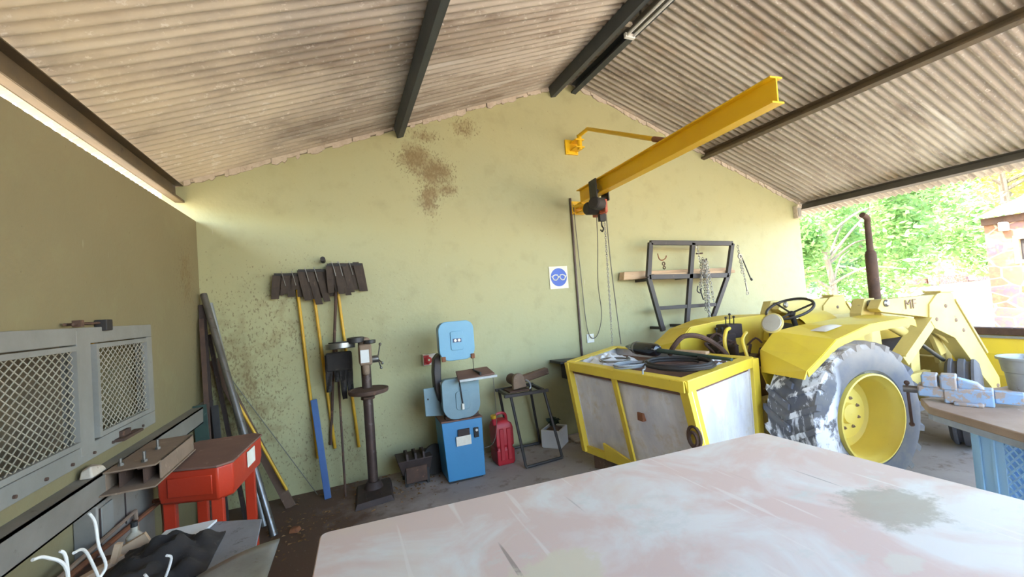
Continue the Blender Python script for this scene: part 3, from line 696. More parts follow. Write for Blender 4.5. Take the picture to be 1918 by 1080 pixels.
MB().prism(rrect(.965, 1.285, .315, .345, .07, 3.80, rb=.09), (0, .13, 0)).build('upper_wheel_case', 'blueold', L, bevel=.008)
MB().prism(rrect(.965, 1.285, .335, .36, .08, 3.785, rb=.10), (0, .018, 0)).build('upper_door', 'blue', L, bevel=.005)
MB().prism(rrect(.97, .755, .335, .35, .05, 3.80, rb=.11), (0, .13, 0)).build('lower_wheel_case', 'blueold', L, bevel=.008)
MB().prism(rrect(.97, .755, .355, .37, .05, 3.785, rb=.12), (0, .018, 0)).build('lower_door', 'blueold', L, bevel=.005)
MB().prism(rrect(.965, 1.285, .12, .175, .02, 3.777), (0, .01, 0)).build('upper_door_panel', 'blue', L, bevel=.003); MB().prism(rrect(.98, .735, .13, .17, .03, 3.777), (0, .01, 0)).build('lower_door_panel', 'blueold', L, bevel=.003)
MB().box((.925, 3.773, 1.27), (1.005, 3.778, 1.305)).build('brand_label', 'navy', L)
bb = MB()
for x in (.948, .984): bb.lathe((x, 3.7735, 1.288), (0, -1, 0), [(.013, 0), (.013, .002)], 14)
bb.build('label_emblem', 'signwhite', L)
for x, z in ((.83, 1.125), (1.105, 1.125)): MB().box((x - .018, 3.77, z - .02), (x + .018, 3.80, z + .025)).build('door_latch', 'orange', L, bevel=.004)
MB().box((1.09, 3.765, .90), (1.12, 3.80, .94)).build('door_latch', 'orange', L, bevel=.004)
b = MB(); b.prism([(.80, 3.90, 1.16), (.765, 3.90, 1.12), (.752, 3.90, 1.0), (.755, 3.90, .85), (.78, 3.90, .74), (.83, 3.90, .68), (.83, 3.90, .80), (.82, 3.90, .95), (.83, 3.90, 1.10), (.83, 3.90, 1.17)], (0, .12, 0)); b.build('throat_column', 'blackm', L, bevel=.01)
b = MB(); b.hexa([(.92, 3.66, .925), (1.28, 3.70, .94), (1.30, 3.98, .965), (.98, 3.98, .96)], [(.92, 3.66, .942), (1.28, 3.70, .957), (1.30, 3.98, .982), (.98, 3.98, .977)]); b.build('saw_table', 'lid', L, bevel=.004)
MB().box((.93, 3.650, .925), (1.285, 3.660, .945)).build('table_edge', 'galv', L); MB().bar((.79, 3.83, .905), (1.14, 3.80, .92), .03, .025).build('table_rail', 'galv', L, bevel=.003)
MB().box((1.135, 3.70, .955), (1.15, 3.95, .980)).build('blade_slot', 'dark', L)
MB().cyl((.99, 3.84, .935), (.99, 3.84, .88), .05, n=16).build('trunnion', 'dark', L); MB().cyl((1.125, 3.85, 1.13), (1.125, 3.85, .97), .003, n=6).build('saw_blade', 'dark', L)
MB().prism([(.66, 3.94, .605), (.83, 3.94, .585), (.83, 3.94, .80), (.775, 3.94, .86), (.655, 3.94, .86)], (0, .015, 0)).build('side_cover', 'blueold', L, bevel=.003); MB().lathe((.69, 3.939, .76), (0, -1, 0), [(.008, 0), (.008, .004)], 10).build('side_cover_hole', 'dark', L)
for x, z in ((.86, .565), (1.10, .575)): MB().box((x - .04, 3.84, .56), (x + .04, 3.92, .60)).build('foot', 'rust', L, bevel=.006)
cableobj([(.96, 3.80, .94), (.962, 3.768, .86), (.968, 3.766, .78), (.975, 3.766, .70)], .0055, 'plug_cable', 'dark', '', parent=L)
MB().box((.962, 3.755, .655), (.985, 3.775, .71)).build('plug', 'paper', L, bevel=.004, label='cream plug on the end of the hanging cord')
cableobj([(1.295, 3.80, .95), (1.298, 3.80, .80), (1.30, 3.80, .60), (1.29, 3.80, .40), (1.24, 3.8, .28), (1.16, 3.82, .25)], .003, 'motor_cord', 'cable', '', parent=L)

# ------------------------------------------------------------------ red jerrycan
L = thing('fuel_can', 'red plastic fuel can with a yellow cap on the floor beside the bandsaw', 'jerrycan', (1.42, 4.03, 0))
b = MB(); xa, xb, ya, yb = 1.325, 1.51, 3.93, 4.13
def sect(z, i=0, o=0): return [(xa + i, ya + o, z), (xb - i, ya + o, z), (xb - i, yb - o, z), (xa + i, yb - o, z)]
lv = [(0.0, .012, .012), (.03, 0, 0), (.15, 0, 0), (.16, .012, .012), (.18, .012, .012), (.19, 0, 0), (.36, 0, 0), (.40, .012, .01), (.43, .05, .04)]
k = 0
for (z, i, o) in lv: b.v += [Vector(q) for q in sect(z, i, o)]
for r_ in range(len(lv) - 1):
    for j in range(4): b.f.append((r_ * 4 + j, r_ * 4 + (j + 1) % 4, r_ * 4 + 4 + (j + 1) % 4, r_ * 4 + 4 + j))
b.f += [(3, 2, 1, 0), tuple(len(lv) * 4 - 4 + j for j in range(4))]
for x in (1.36, 1.435): b.box((x, ya - .012, .05), (x + .045, ya + .01, .36))
b.build('body', 'redplastic', L, bevel=.014)
MB().tube(smoothpts([(1.36, 4.03, .41), (1.37, 4.03, .475), (1.42, 4.03, .49), (1.47, 4.03, .47), (1.48, 4.03, .405)], 5), .014, 8).build('handle', 'redplastic', L)
MB().cyl((1.335, 3.98, .40), (1.325, 3.97, .47), .024, n=14).build('spout_neck', 'redplastic', L); MB().cyl((1.325, 3.97, .468), (1.322, 3.967, .495), .028, n=14).build('cap', 'handle', L, label='yellow screw cap')

# ------------------------------------------------------------------ iron stand with the cut-off grinder
L = thing('tool_stand', 'black tube iron stand with splayed legs carrying the old grinder', 'stand', (1.74, 4.0, 0))
tp = {'fl': (1.50, 3.90, .665), 'fr': (1.86, 3.88, .665), 'bl': (1.47, 4.15, .69), 'br': (1.83, 4.17, .69)}
ft = {'fl': (1.54, 3.74, .015), 'fr': (1.95, 3.77, .015), 'bl': (1.60, 4.30, .015), 'br': (1.95, 4.28, .015)}
for k in tp: MB().tube([tp[k], ft[k]], .015, 8).build('leg', 'black', L)
MB().tube([ft['fl'], ft['fr']], .014, 8).build('floor_bar', 'black', L); MB().tube([ft['bl'], ft['br']], .014, 8).build('floor_bar', 'black', L)
b = MB(); b.bar((1.43, 3.90, .675), (1.90, 3.87, .675), .035, .03); b.bar((1.43, 4.15, .695), (1.87, 4.17, .695), .035, .03); b.bar((1.47, 3.90, .68), (1.47, 4.15, .69), .03, .03); b.bar((1.85, 3.88, .68), (1.85, 4.17, .69), .03, .03); b.build('top_frame', 'blackm', L, bevel=.003)
L = thing('cut_off_saw', 'dusty cut-off grinder with a rounded guard bolted on the iron stand', 'grinder', (1.66, 3.98, .7))
MB().box((1.50, 3.92, .69), (1.72, 4.1, .71)).build('base_plate', 'rust', L, bevel=.003)
b = MB(); pr = [(1.545, 3.92, .72), (1.69, 3.92, .735), (1.675, 3.92, .80)] + [(1.61 + .062 * math.cos(a), 3.92, .815 + .06 * math.sin(a)) for a in [math.pi * i / 8 for i in range(9)]] + [(1.545, 3.92, .78)]
b.prism(pr, (0, .05, 0)); b.build('blade_guard', 'dust', L, bevel=.006)
MB().cyl((1.60, 3.97, .79), (1.60, 4.12, .80), .055, n=18).build('motor', 'rust', L)
MB().bar((1.66, 3.99, .80), (1.98, 4.02, .845), .075, .07).build('arm', 'woodold', L, bevel=.012); MB().cyl((1.62, 4.0, .70), (1.60, 4.0, .78), .03, n=12).build('pivot', 'dark', L)
MB().tube(smoothpts([(1.69, 3.95, .80), (1.73, 3.94, .77), (1.74, 3.94, .72), (1.72, 3.94, .70)], 4), .009, 6).build('handle', 'galv', L)

# white tray box with dirt and a green weed
L = thing('foam_box', 'white foam box full of dirt on the floor under the iron stand', 'box', (2.06, 4.13, 0))
b = MB(); A_, B_, C_, D_ = Vector((1.92, 4.17, 0)), Vector((2.06, 4.0, 0)), Vector((2.25, 4.17, 0)), Vector((2.11, 4.33, 0)); ins = .018
ce = (A_ + B_ + C_ + D_) / 4; hz = Vector((0, 0, .19)); q4 = [A_, B_, C_, D_]; qi = [p + (ce - p).normalized() * .03 for p in q4]
b.v += [p for p in q4] + [p + hz for p in q4] + [p + hz for p in qi] + [p + hz * .8 for p in qi]
for lv_ in range(3):
    for j in range(4): b.f.append((lv_ * 4 + j, lv_ * 4 + (j + 1) % 4, lv_ * 4 + 4 + (j + 1) % 4, lv_ * 4 + 4 + j))
b.f += [(3, 2, 1, 0), (12, 13, 14, 15)]; b.build('box', 'boxwhite', L, smooth=False, bevel=.004)
b = MB()
def fn(u, v):
    p = qi[0].lerp(qi[1], u).lerp(qi[3].lerp(qi[2], u), v); return (p.x, p.y, .165 + .05 * math.sin(u * 3.1) * math.sin(v * 3.1) * (1 + .4 * math.sin(u * 9 + v * 7)))
b.grid(fn, 10, 10); b.build('soil', 'woodold', L)
def leafmesh(c, rad, n, size, seed, flat=1.0, up_=.3):
    rn = random.Random(seed); b = MB(); c = Vector(c)
    for _ in range(n):
        d_ = Vector((rn.gauss(0, 1), rn.gauss(0, 1), rn.gauss(0, 1))).normalized() * rad * rn.uniform(.55, 1) ; d_.z *= flat
        p = c + d_; a = Vector((rn.gauss(0, 1), rn.gauss(0, 1), rn.gauss(0, up_))).normalized(); s_ = size * rn.uniform(.6, 1.3); bb_ = a.cross(Vector((rn.gauss(0, 1), rn.gauss(0, 1), rn.gauss(0, 1)))).normalized()
        b.add([p - a * s_, p + bb_ * s_ * .38, p + a * s_, p - bb_ * s_ * .38], [(0, 1, 2, 3)])
    return b
tag(leafmesh((2.08, 4.16, .26), .055, 70, .035, 4).build('green_weed', 'greencloth', smooth=False, recalc=False), 'dark green leafy weed on top of the white foam box', 'plant')
# dark angle-iron side table behind the yellow box
L = thing('side_bench', 'dark iron bench end behind the yellow box, one leg on the floor', 'bench', (2.5, 4.2, 0))
b = MB(); b.hexa([(2.20, 4.12, .87), (3.2, 4.10, .83), (3.2, 4.34, .83), (2.18, 4.34, .87)], [(2.20, 4.12, .90), (3.2, 4.10, .86), (3.2, 4.34, .86), (2.18, 4.34, .90)]); b.build('top', 'black', L, bevel=.004)
MB().box((2.31, 4.16, .68), (2.44, 4.32, .87)).build('drawer_box', 'dark', L, bevel=.006)
for x in (2.43, 3.1): MB().box((x, 4.18, 0), (x + .045, 4.24, .86)).build('leg', 'black', L)
tag(MB().hexa([(2.28, 4.06, .0), (2.62, 4.02, .0), (2.66, 4.2, .0), (2.32, 4.28, .0)], [(2.28, 4.06, .025), (2.62, 4.02, .03), (2.66, 4.2, .03), (2.32, 4.28, .025)]).build('flat_stone', 'mortar', bevel=.006), 'flat grey slab on the floor behind the white foam box', 'slab')

# ------------------------------------------------------------------ ballast box at the back of the tractor
L = thing('ballast_box', 'yellow steel framed box with chalky grey side panels behind the tractor', 'box', (2.45, 3.0, 0))
At, Nt, Bt, Dt = Vector((1.925, 3.445, 1.0)), Vector((2.02, 2.105, 1.0)), Vector((3.035, 2.42, 1.0)), Vector((2.85, 4.0, 1.0))
Ab, Nb, Bb, Db = Vector((2.015, 3.40, .18)), Vector((2.235, 2.16, .18)), Vector((3.04, 2.44, .18)), Vector((2.86, 3.9, .18))
for p_, q_ in ((Ab, Db), (Nb, Bb)):
    q0 = p_ + (q_ - p_) * .12; q1 = p_ + (q_ - p_) * .88
    MB().bar((q0.x, q0.y + (.1 if p_ is Nb else -.1), .09), (q1.x, q1.y + (.1 if p_ is Nb else -.1), .09), .10, .18).build('skid', 'woodold', L, smooth=False)
def quadplate(b, p0, p1, p2, p3, nrm, t): 
    nrm = Vector(nrm) * t; b.hexa([p0, p1, p2, p3], [Vector(p) + nrm for p in (p0, p1, p2, p3)])
def lerp(a, c, t): return a + (c - a) * t
for (a, c, ab, cb) in ((At, Nt, Ab, Nb), (Nt, Bt, Nb, Bb), (Bt, Dt, Bb, Db), (Dt, At, Db, Ab)):
    n_ = (c - a).cross(Vector((0, 0, 1))).normalized(); n_ = n_ if n_.dot(Vector((2.45, 3.0, .5)) - a) > 0 else -n_
    b = MB(); quadplate(b, ab + n_ * .02, cb + n_ * .02, c + n_ * .02, a + n_ * .02, n_, .02); b.build('side_panel', 'panel', L, smooth=False)
for (a, ab, w_) in ((At, Ab, .06), (Bt, Bb, .07), (Dt, Db, .06)): MB().bar(a, ab, w_, w_, (0, 1, 0)).build('corner_post', 'yellow', L, smooth=False, bevel=.004)
# broad folded corner post at the near corner
b = MB(); e1 = (At - Nt).normalized() * .07; e2 = (Bt - Nt).normalized() * .11; o1 = Vector((-.012, -.012, 0))
b.prism([Nt + o1, Nt + e1 + o1, Nt + e1 + Vector((.02, 0, 0)), Nt + e2 + Vector((0, .02, 0)), Nt + e2 + o1], Nb - Nt); b.build('corner_post', 'yellow', L, smooth=False, bevel=.003)
for ri, (a, c) in enumerate(((At, Nt), (Nt, Bt), (Bt, Dt), (Dt, At))):
    a = a + Vector((0, 0, .002 * ri)); c = c + Vector((0, 0, .002 * ri))
    n_ = (c - a).cross(Vector((0, 0, 1))).normalized(); n_ = n_ if n_.dot(Vector((2.45, 3.0, .9)) - a) < 0 else -n_
    b = MB(); b.bar(a + n_ * .012 - Vector((0, 0, .035)), c + n_ * .012 - Vector((0, 0, .035)), .012, .075); b.bar(a - n_ * .03, c - n_ * .03, .09, .012); b.build('top_rail', 'yellow', L, smooth=False, bevel=.003)
MB().bar(lerp(At, Nt, .47) + Vector((-.01, 0, 0)), lerp(Ab, Nb, .47) + Vector((-.01, 0, 0)), .055, .02, (1, 0, 0)).build('middle_strut', 'yellow', L, smooth=False, bevel=.003)
MB().bar(Ab + Vector((0, 0, .02)), Nb + Vector((0, 0, .02)), .03, .06).build('bottom_rail', 'yellow', L, smooth=False); MB().bar(Nb + Vector((0, 0, .02)), Bb + Vector((0, 0, .02)), .03, .06).build('bottom_rail', 'yellow', L, smooth=False)
p1 = lerp(Ab, Nb, .22); p2 = lerp(Ab, Nb, .50)
g_ = lerp(At, Nt, .30) - lerp(Ab, Nb, .30); MB().prism([p1 + Vector((-.02, 0, -.01)), p2 + Vector((-.02, 0, -.01)), p2 + g_ * .05 + Vector((-.02, 0, 0)), p1 + g_ * .17 + Vector((-.02, 0, 0))], (.02, 0, 0)).build('gusset', 'yellow', L, smooth=False)
b = MB(); ctr = (At + Nt + Bt + Dt) / 4
b.hexa([lerp(p, ctr, .03) - Vector((0, 0, .10)) for p in (At, Nt, Bt, Dt)], [lerp(p, ctr, .03) - Vector((0, 0, .075)) for p in (At, Nt, Bt, Dt)]); b.build('inner_floor', 'lid', L, smooth=False)
b = MB(); c0 = lerp(Nt, Nb, .46) + Vector((-.03, .01, 0)); b.tube([c0 + Vector((0, .055 * math.cos(a), .07 * math.sin(a))) for a in [2 * math.pi * i / 18 for i in range(18)]], .011, 6, closed=True); b.tube([c0 + Vector((-.012, .035 * math.cos(a), .045 * math.sin(a) - .01)) for a in [2 * math.pi * i / 14 for i in range(14)]], .012, 6, closed=True)
b.build('tow_ring', 'rust', L)
c1 = lerp(lerp(At, Nt, .62), lerp(Ab, Nb, .62), .42); MB().box((c1.x - .012, c1.y - .03, c1.z - .03), (c1.x + .02, c1.y + .03, c1.z + .03)).build('rust_patch', 'orange', L)
# junk on top of the box
b = MB()
def fn(u, v):
    p = lerp(lerp(At, Nt, .06), lerp(Dt, Bt, .06), .03 + u * .55); q = lerp(lerp(At, Nt, .42), lerp(Dt, Bt, .42), .06 + u * .5); r_ = lerp(p, q, v)
    return (r_.x, r_.y, .965 + .07 * (math.sin(u * 3.14) * math.sin(v * 3.14)) ** .5 + .035 * noise.noise(Vector((u * 9, v * 9, 1))))
b.grid(fn, 26, 26); tag(b.build('plastic_sheet', 'boxwhite', solid=.004), 'crumpled white plastic sheet lying on the left end of the yellow box', 'sheet')
def coil(name, c, rx, ry, turns, r_, mat, lab, tilt=0, seed=0, ends=None, cat='cable'):
    rn = random.Random(seed); pts = []; N = turns * 18
    for i in range(N + 1):
        a = 2 * math.pi * i / 18; k = 1 + .06 * math.sin(a * .37 + seed) + rn.uniform(-.01, .01)
        pts.append((c[0] + rx * k * math.cos(a), c[1] + ry * k * math.sin(a), c[2] + .010 * (i / 18) + tilt * math.cos(a) * rx + rn.uniform(-.002, .002)))
    if ends: pts += smoothpts([pts[-1]] + list(ends), 6)[1:]
    return tag(MB().tube(pts, r_, 7).build(name, mat), lab, cat)
coil('wire_coil', (2.108, 2.760, 1.013), .14, .11, 3, .006, 'greycable', 'loose coil of thin grey cable on the white sheet', 0, 2, [(2.074, 2.554, 1.026), (1.997, 2.485, 1.030), (1.984, 2.468, 0.966)])
coil('black_hose', (2.36, 2.52, 1.02), .22, .27, 3, .012, 'dark', 'coiled black rubber hose lying at the near end of the yellow box', 0, 5, None, 'hose')
coil('wire_coil', (2.160, 3.042, 1.022), .12, .14, 2, .005, 'cable', 'small coil of dark cable at the far left end of the yellow box', 0, 8)
Lm = thing('exhaust_silencer', 'shiny black cone ended silencer and green pole lying across the top of the yellow box', 'silencer', (2.357, 2.785, 1.043))
ax = Vector((-.043, -.999, 0)).normalized(); p0 = Vector((2.625, 3.47, 1.065))
MB().lathe(p0, ax, [(.010, -.02), (.015, 0), (.048, .11), (.058, .13), (.060, .15), (.060, .43), (.045, .46), (.02, .47)], 28).build('body', 'shade', Lm)
MB().lathe(p0 + ax * .46, ax, [(.022, 0), (.020, .05), (.012, .80)], 10).build('pipe', 'greencloth', Lm)
MB().lathe(p0 + ax * .15, ax, [(.061, 0), (.064, .005), (.064, .02), (.061, .025)], 28).build('band', 'steel', Lm)
def scrap(name, p, q, w_, h_, mat, lab, cat):
    tag(MB().bar(p, q, w_, h_).build(name, mat, bevel=.004), lab, cat)
scrap('old_timber', (2.80, 3.35, 1.02), (2.95, 2.78, 1.02), .07, .03, 'wood', 'broken pale board on top of the yellow box behind the silencer', 'board')
scrap('iron_bar', (2.331, 2.674, 1.000), (2.760, 2.434, 1.000), .035, .03, 'rust', 'rusty iron bar on top of the yellow box', 'bar')
L2 = thing('tow_chain', 'heap of rusty chain in the middle of the yellow box top', 'chain', (2.528, 2.528, 1.000))
for i in range(7):
    rn = random.Random(i); a = (2.45 + rn.uniform(0, .25), 2.44 + rn.uniform(0, .2), .97 + i * .006); c = (a[0] + rn.uniform(-.2, .2), a[1] + rn.uniform(-.1, .1), .97 + i * .006); chainline(a, c, 'chain_strand', L2, 'rustdark', .05, .006, .014)
L2 = thing('rag_heap', 'crumpled grey rag near the right rim of the yellow box', 'rag', (2.742, 2.442, 0.983)); b = MB()
b.grid(lambda u, v: (2.62 + u * .24, 2.40 + v * .17, .955 + .07 * math.sin(u * 3.1) * math.sin(v * 3.1) + .03 * noise.noise(Vector((u * 6, v * 6, 3)))), 14, 14); b.build('rag', 'boxwhite', L2, solid=.004)

# ------------------------------------------------------------------ tractor with front loader (built in its own frame: a = forward, s = away from camera, z up)
th = R(-6); hv = Vector((math.cos(th), math.sin(th), 0)); lv2 = Vector((-hv.y, hv.x, 0)); TO = Vector((3.48, 1.85, 0))
TT = Matrix(((hv.x, lv2.x, 0, TO.x), (hv.y, lv2.y, 0, TO.y), (0, 0, 1, 0), (0, 0, 0, 1)))
TR = thing('tractor', 'yellow industrial tractor with a front loader parked along the back wall', 'tractor', (4.3, 2.7, 0))
def tb(): return MB(TT)
def rear_wheel(s0, sgn, mat):
    Rr = .565; W = .42; rim = .315
    def sp(s_): return s0 + sgn * s_
    prof = [(rim, 0.03), (rim + .03, .0), (rim + .10, -.012), (Rr - .07, .0), (Rr - .035, .025), (Rr - .03, .08), (Rr - .028, W / 2), (Rr - .03, W - .08), (Rr - .035, W - .025), (Rr - .07, W), (rim + .1, W + .01), (rim, W - .03)]
    b = tb(); b.lathe((0, sp(0), Rr), (0, sgn, 0), prof, 56, closed=True)
    n = 22
    for i in range(n):
        for side in (0, 1):
            a0 = 2 * math.pi * (i + .5 * side) / n; 
            def P_(a, r_, s_): return Vector((r_ * math.cos(a), sp(s_), Rr + r_ * math.sin(a)))
            sa, sb = (.0, W / 2 + .01) if side == 0 else (W, W / 2 - .01); da = .22
            w2 = .045; lo = Rr - .045; hi = Rr - .008
            q = []
            for (s_, aa, rl, rh) in ((sa, a0, Rr - .085, Rr - .022), (sa * .75 + sb * .25, a0 + da * .3, lo, hi), (sb, a0 + da, lo, hi)):
                q.append([P_(aa - w2, rl, s_), P_(aa + w2, rl, s_), P_(aa + w2 * .8, rh, s_), P_(aa - w2 * .8, rh, s_)])
            k = len(b.v)
            for r3 in q: b.v += r3
            for j in range(2):
                for e in range(4): b.f.append((k + j * 4 + e, k + j * 4 + (e + 1) % 4, k + j * 4 + 4 + (e + 1) % 4, k + j * 4 + 4 + e))
            b.f += [(k + 3, k + 2, k + 1, k), (k + 8, k + 9, k + 10, k + 11)]
    wo_ = b.build('rear_wheel', mat, TR, angle=30)
    b = tb(); b.lathe((0, sp(0), Rr), (0, sgn, 0), [(rim + .006, .02), (rim + .006, -.012), (rim - .006, -.014), (rim - .012, .01), (rim - .025, .03), (rim - .035, .06), (rim - .05, .16), (rim - .055, .20), (.225, .23), (.205, .225), (.20, .20), (.19, .185), (.08, .175), (.07, .15), (.001, .145)], 56, cap=False)
    b.build('rim', 'rim', wo_)
    b = tb()
    for i in range(8):
        a = 2 * math.pi * (i + .5) / 8; c = Vector((.115 * math.cos(a), 0, .115 * math.sin(a) + Rr)); b.lathe((c.x, sp(.182), c.z), (0, -sgn, 0), [(.014, 0), (.014, .010), (.007, .012), (.007, .02)], 6)
    b.build('wheel_nuts', 'dust', wo_); return wo_
M['rim'] = dirty('rim_yellow', 'e3cf62', 'dcc862', 'b89c58', 4, .45, th=.66)
rear_wheel(0, 1, 'tyre'); rear_wheel(2.0, -1, 'tyreplain')
# chassis, axle, gearbox, engine
b = tb(); b.box((-.25, .72, .42), (.75, 1.28, .86)); b.cyl((0, .3, .565), (0, 1.7, .565), .11, n=20); b.build('rear_axle', 'dust', TR, bevel=.02)
MB(TT).box((.7, .80, .40), (2.25, 1.22, .62)).build('chassis', 'yellow_pale', TR, bevel=.01)
MB(TT).box((.95, .82, .62), (1.95, 1.20, .98)).build('engine', 'rustdark', TR, bevel=.02)
b = tb(); b.grid(lambda u, v: (.80 + u * 1.45, 1.01 - .25 * math.cos(v * math.pi), 1.02 + .20 * (abs(math.sin(v * math.pi)) ** .5) - .03 * u), 10, 14); b.box((.80, .76, .95), (2.25, 1.26, 1.03)); b.build('bonnet', 'yellow', TR)
b = tb(); b.box((2.22, .74, .5), (2.34, 1.28, 1.14)); b.build('radiator_grille', 'yellow_pale', TR, bevel=.02)
b = tb(); b.grid(lambda u, v: (.42 + u * .42, 1.01 - .30 * math.cos(v * math.pi), 1.02 + .27 * math.sin(v * math.pi)), 5, 16); b.prism([(.45, 1.01 - .28 * math.cos(v), 1.0 + .25 * math.sin(v)) for v in [math.pi * i / 12 for i in range(13)]], (.02, 0, 0)); b.build('cowl', 'yellow', TR)
b = tb(); b.prism([(.44, 1.01 - .20 * math.cos(v), 1.03 + .16 * math.sin(v)) for v in [math.pi * i / 12 for i in range(13)]], (.015, 0, 0)); b.build('dashboard', 'steel', TR)
# fenders: bent sheet with a sloping outer lip
def fender(s_in, s_out, name, d_=1):
    pin = [(-.43, .88), (-.42, 1.06), (-.27, 1.19), (.0, 1.215), (.40, 1.235), (.80, 1.24), (.86, 1.22)]
    pout = [(-.53, .90), (-.50, .955), (-.35, 1.045), (-.20, 1.145), (.15, 1.225), (.58, 1.24), (.64, 1.22)]
    b = tb(); n = len(pin)
    b.v += [Vector((a, s_in, z)) for a, z in pin] + [Vector((a, s_out, z)) for a, z in pout]
    for i in range(n - 1): b.f.append((i, i + 1, n + i + 1, n + i))
    k = len(b.v); b.v += [Vector((a, s_out, z)) for a, z in pout[1:]] + [Vector((a + .01, s_out, z - (.04 if i < 2 else .055))) for i, (a, z) in enumerate(pout[1:])]
    m_ = n - 1
    for i in range(m_ - 1): b.f.append((k + i, k + i + 1, k + m_ + i + 1, k + m_ + i))
    fo = b.build(name, 'yellow', TR, solid=.010, smooth=False)
    b = tb(); b.prism([(a, s_in, z - .004) for a, z in pin] + [(.80, s_in, .80), (.3, s_in, .62), (-.30, s_in, .56)], (0, .012 * d_, 0)); b.build('fender_side', 'yellow', fo, smooth=False)
    return fo
nf = fender(.50, .06, 'fender'); fender(1.50, 1.94, 'fender', -1)
b = tb(); b.grid(lambda u, v: (-.10 + .20 * u, .20 + .14 * v, 1.19 + .035 * u + .014 * math.sin(u * 3.1) * math.sin(v * 3.1)), 8, 8); b.build('dent_patch', 'paper', nf, label='white paint scuff')
b = tb(); b.lathe((-.26, .52, 1.26), (-.75, -.25, .35), [(.02, -.04), (.06, -.035), (.085, -.01), (.088, .0), (.08, .008)], 26); b.cyl((-.26, .52, 1.18), (-.26, .52, 1.25), .012, n=8); lo = b.build('work_lamp', 'yellow_pale', TR); b = tb(); b.lathe((-.26, .52, 1.26), (-.75, -.25, .35), [(.078, .006), (.07, .014), (.001, .018)], 26); b.build('lens', 'glassw', lo)
# steering wheel
SWc = Vector((.34, .86, 1.335)); na = Vector((-.42, -.1, .9)).normalized(); u_ = na.orthogonal().normalized(); v_ = na.cross(u_)
b = tb(); b.tube([SWc + (u_ * math.cos(a) + v_ * math.sin(a)) * .195 for a in [2 * math.pi * i / 40 for i in range(40)]], .0125, 8, closed=True); sw = b.build('steering_wheel', 'black', TR)
b = tb()
for k in range(3): 
    a = 2 * math.pi * k / 3 + .5; b.tube([SWc - na * .05, SWc + (u_ * math.cos(a) + v_ * math.sin(a)) * .19], .009, 6)
b.lathe(SWc - na * .07, na, [(.03, 0), (.038, .02), (.02, .035)], 14); b.build('spokes', 'black', sw)
tb().cyl(SWc - na * .06, SWc - na * .45, .022, n=12).build('steering_column', 'dark', TR)
# seat frame, levers, valve block, lift arms behind the driver
b = tb(); b.tube(smoothpts([(-.32, .90, .80), (-.40, .90, 1.05), (-.36, .92, 1.18), (-.26, .98, 1.2)], 6), .016, 8); b.tube(smoothpts([(-.38, .64, .78), (-.41, .66, 1.0), (-.38, .72, 1.12), (-.25, .80, 1.17)], 6), .014, 8); b.build('seat_rail', 'yellow', TR)
b = tb(); b.box((-.30, .78, .84), (.12, 1.22, .92)); b.box((-.34, .84, .9), (-.30, 1.16, 1.06)); b.build('seat', 'rustdark', TR, bevel=.02)
b = tb(); b.box((-.02, 1.25, 1.06), (.16, 1.42, 1.20)); b.box((-.2, 1.18, .98), (.0, 1.36, 1.12)); b.build('valve_block', 'rustdark', TR, bevel=.01)
b = tb()
for i in range(3): b.tube([(.0 + .05 * i, 1.30, 1.18), (-.03 + .05 * i, 1.26, 1.27 + .03 * (i % 2))], .006, 6); b.ball((-.03 + .05 * i, 1.26, 1.275 + .03 * (i % 2)), .013, 8)
for i in range(2): b.tube([(-.15 + .07 * i, 1.27, 1.1), (-.17 + .07 * i, 1.25, 1.17)], .007, 6); b.ball((-.17 + .07 * i, 1.25, 1.175), .015, 8)
b.build('control_levers', 'dark', TR)
b = tb(); b.tube(smoothpts([(-.84, 1.1, 1.01), (-.86, 1.0, 1.10), (-.78, .95, 1.18), (-.62, .9, 1.15), (-.45, .85, 1.0), (-.38, .85, .78)], 7), .022, 8); b.tube(smoothpts([(-.34, 1.0, .7), (-.38, 1.05, .95), (-.4, 1.15, 1.06), (-.2, 1.2, 1.0)], 6), .012, 8); b.build('hydraulic_hose', 'rust', TR)
b = tb(); b.box((-.38, .55, .56), (.1, .66, .64)); b.bar((-.34, .6, .6), (-.36, .56, .25), .03, .05); b.bar((-.2, .75, .7), (-.37, .78, .55), .06, .06); b.build('lift_arm', 'yellow_pale', TR, bevel=.006)
b = tb(); rn = random.Random(5)
for i in range(16): p_ = Vector((rn.uniform(-.38, .3), rn.uniform(.6, 1.1), rn.uniform(.62, .98))); b.tube(smoothpts([p_, p_ + Vector((rn.uniform(-.1, .1), .05, rn.uniform(-.1, .12))), p_ + Vector((rn.uniform(-.2, .2), .1, rn.uniform(-.15, .15)))], 4), rn.uniform(.008, .02), 6)
b.build('pipework', 'rustdark', TR)
b = tb(); rn = random.Random(9)
for i in range(12):
    p_ = Vector((rn.uniform(-.30, .0), rn.uniform(.75, 1.35), rn.uniform(.85, 1.12))); b.tube(smoothpts([p_, p_ + Vector((rn.uniform(-.08, .08), .04, rn.uniform(.0, .1))), p_ + Vector((rn.uniform(-.15, .15), .08, rn.uniform(-.08, .06)))], 4), rn.uniform(.007, .014), 6)
b.build('linkage', 'rust', TR)
# exhaust stack
b = tb(); b.lathe((1.62, .95, .95), (0, 0, 1), [(.025, 0), (.03, .06), (.03, .34), (.046, .36), (.05, .38), (.05, .86), (.04, .89), (.030, .90), (.028, 1.10)], 20)
b.tube(smoothpts([(1.62, .95, 2.04), (1.62, .95, 2.12), (1.59, .93, 2.19), (1.51, .92, 2.225)], 5), [.028] * 16, 14); b.build('exhaust_stack', 'rust', TR)
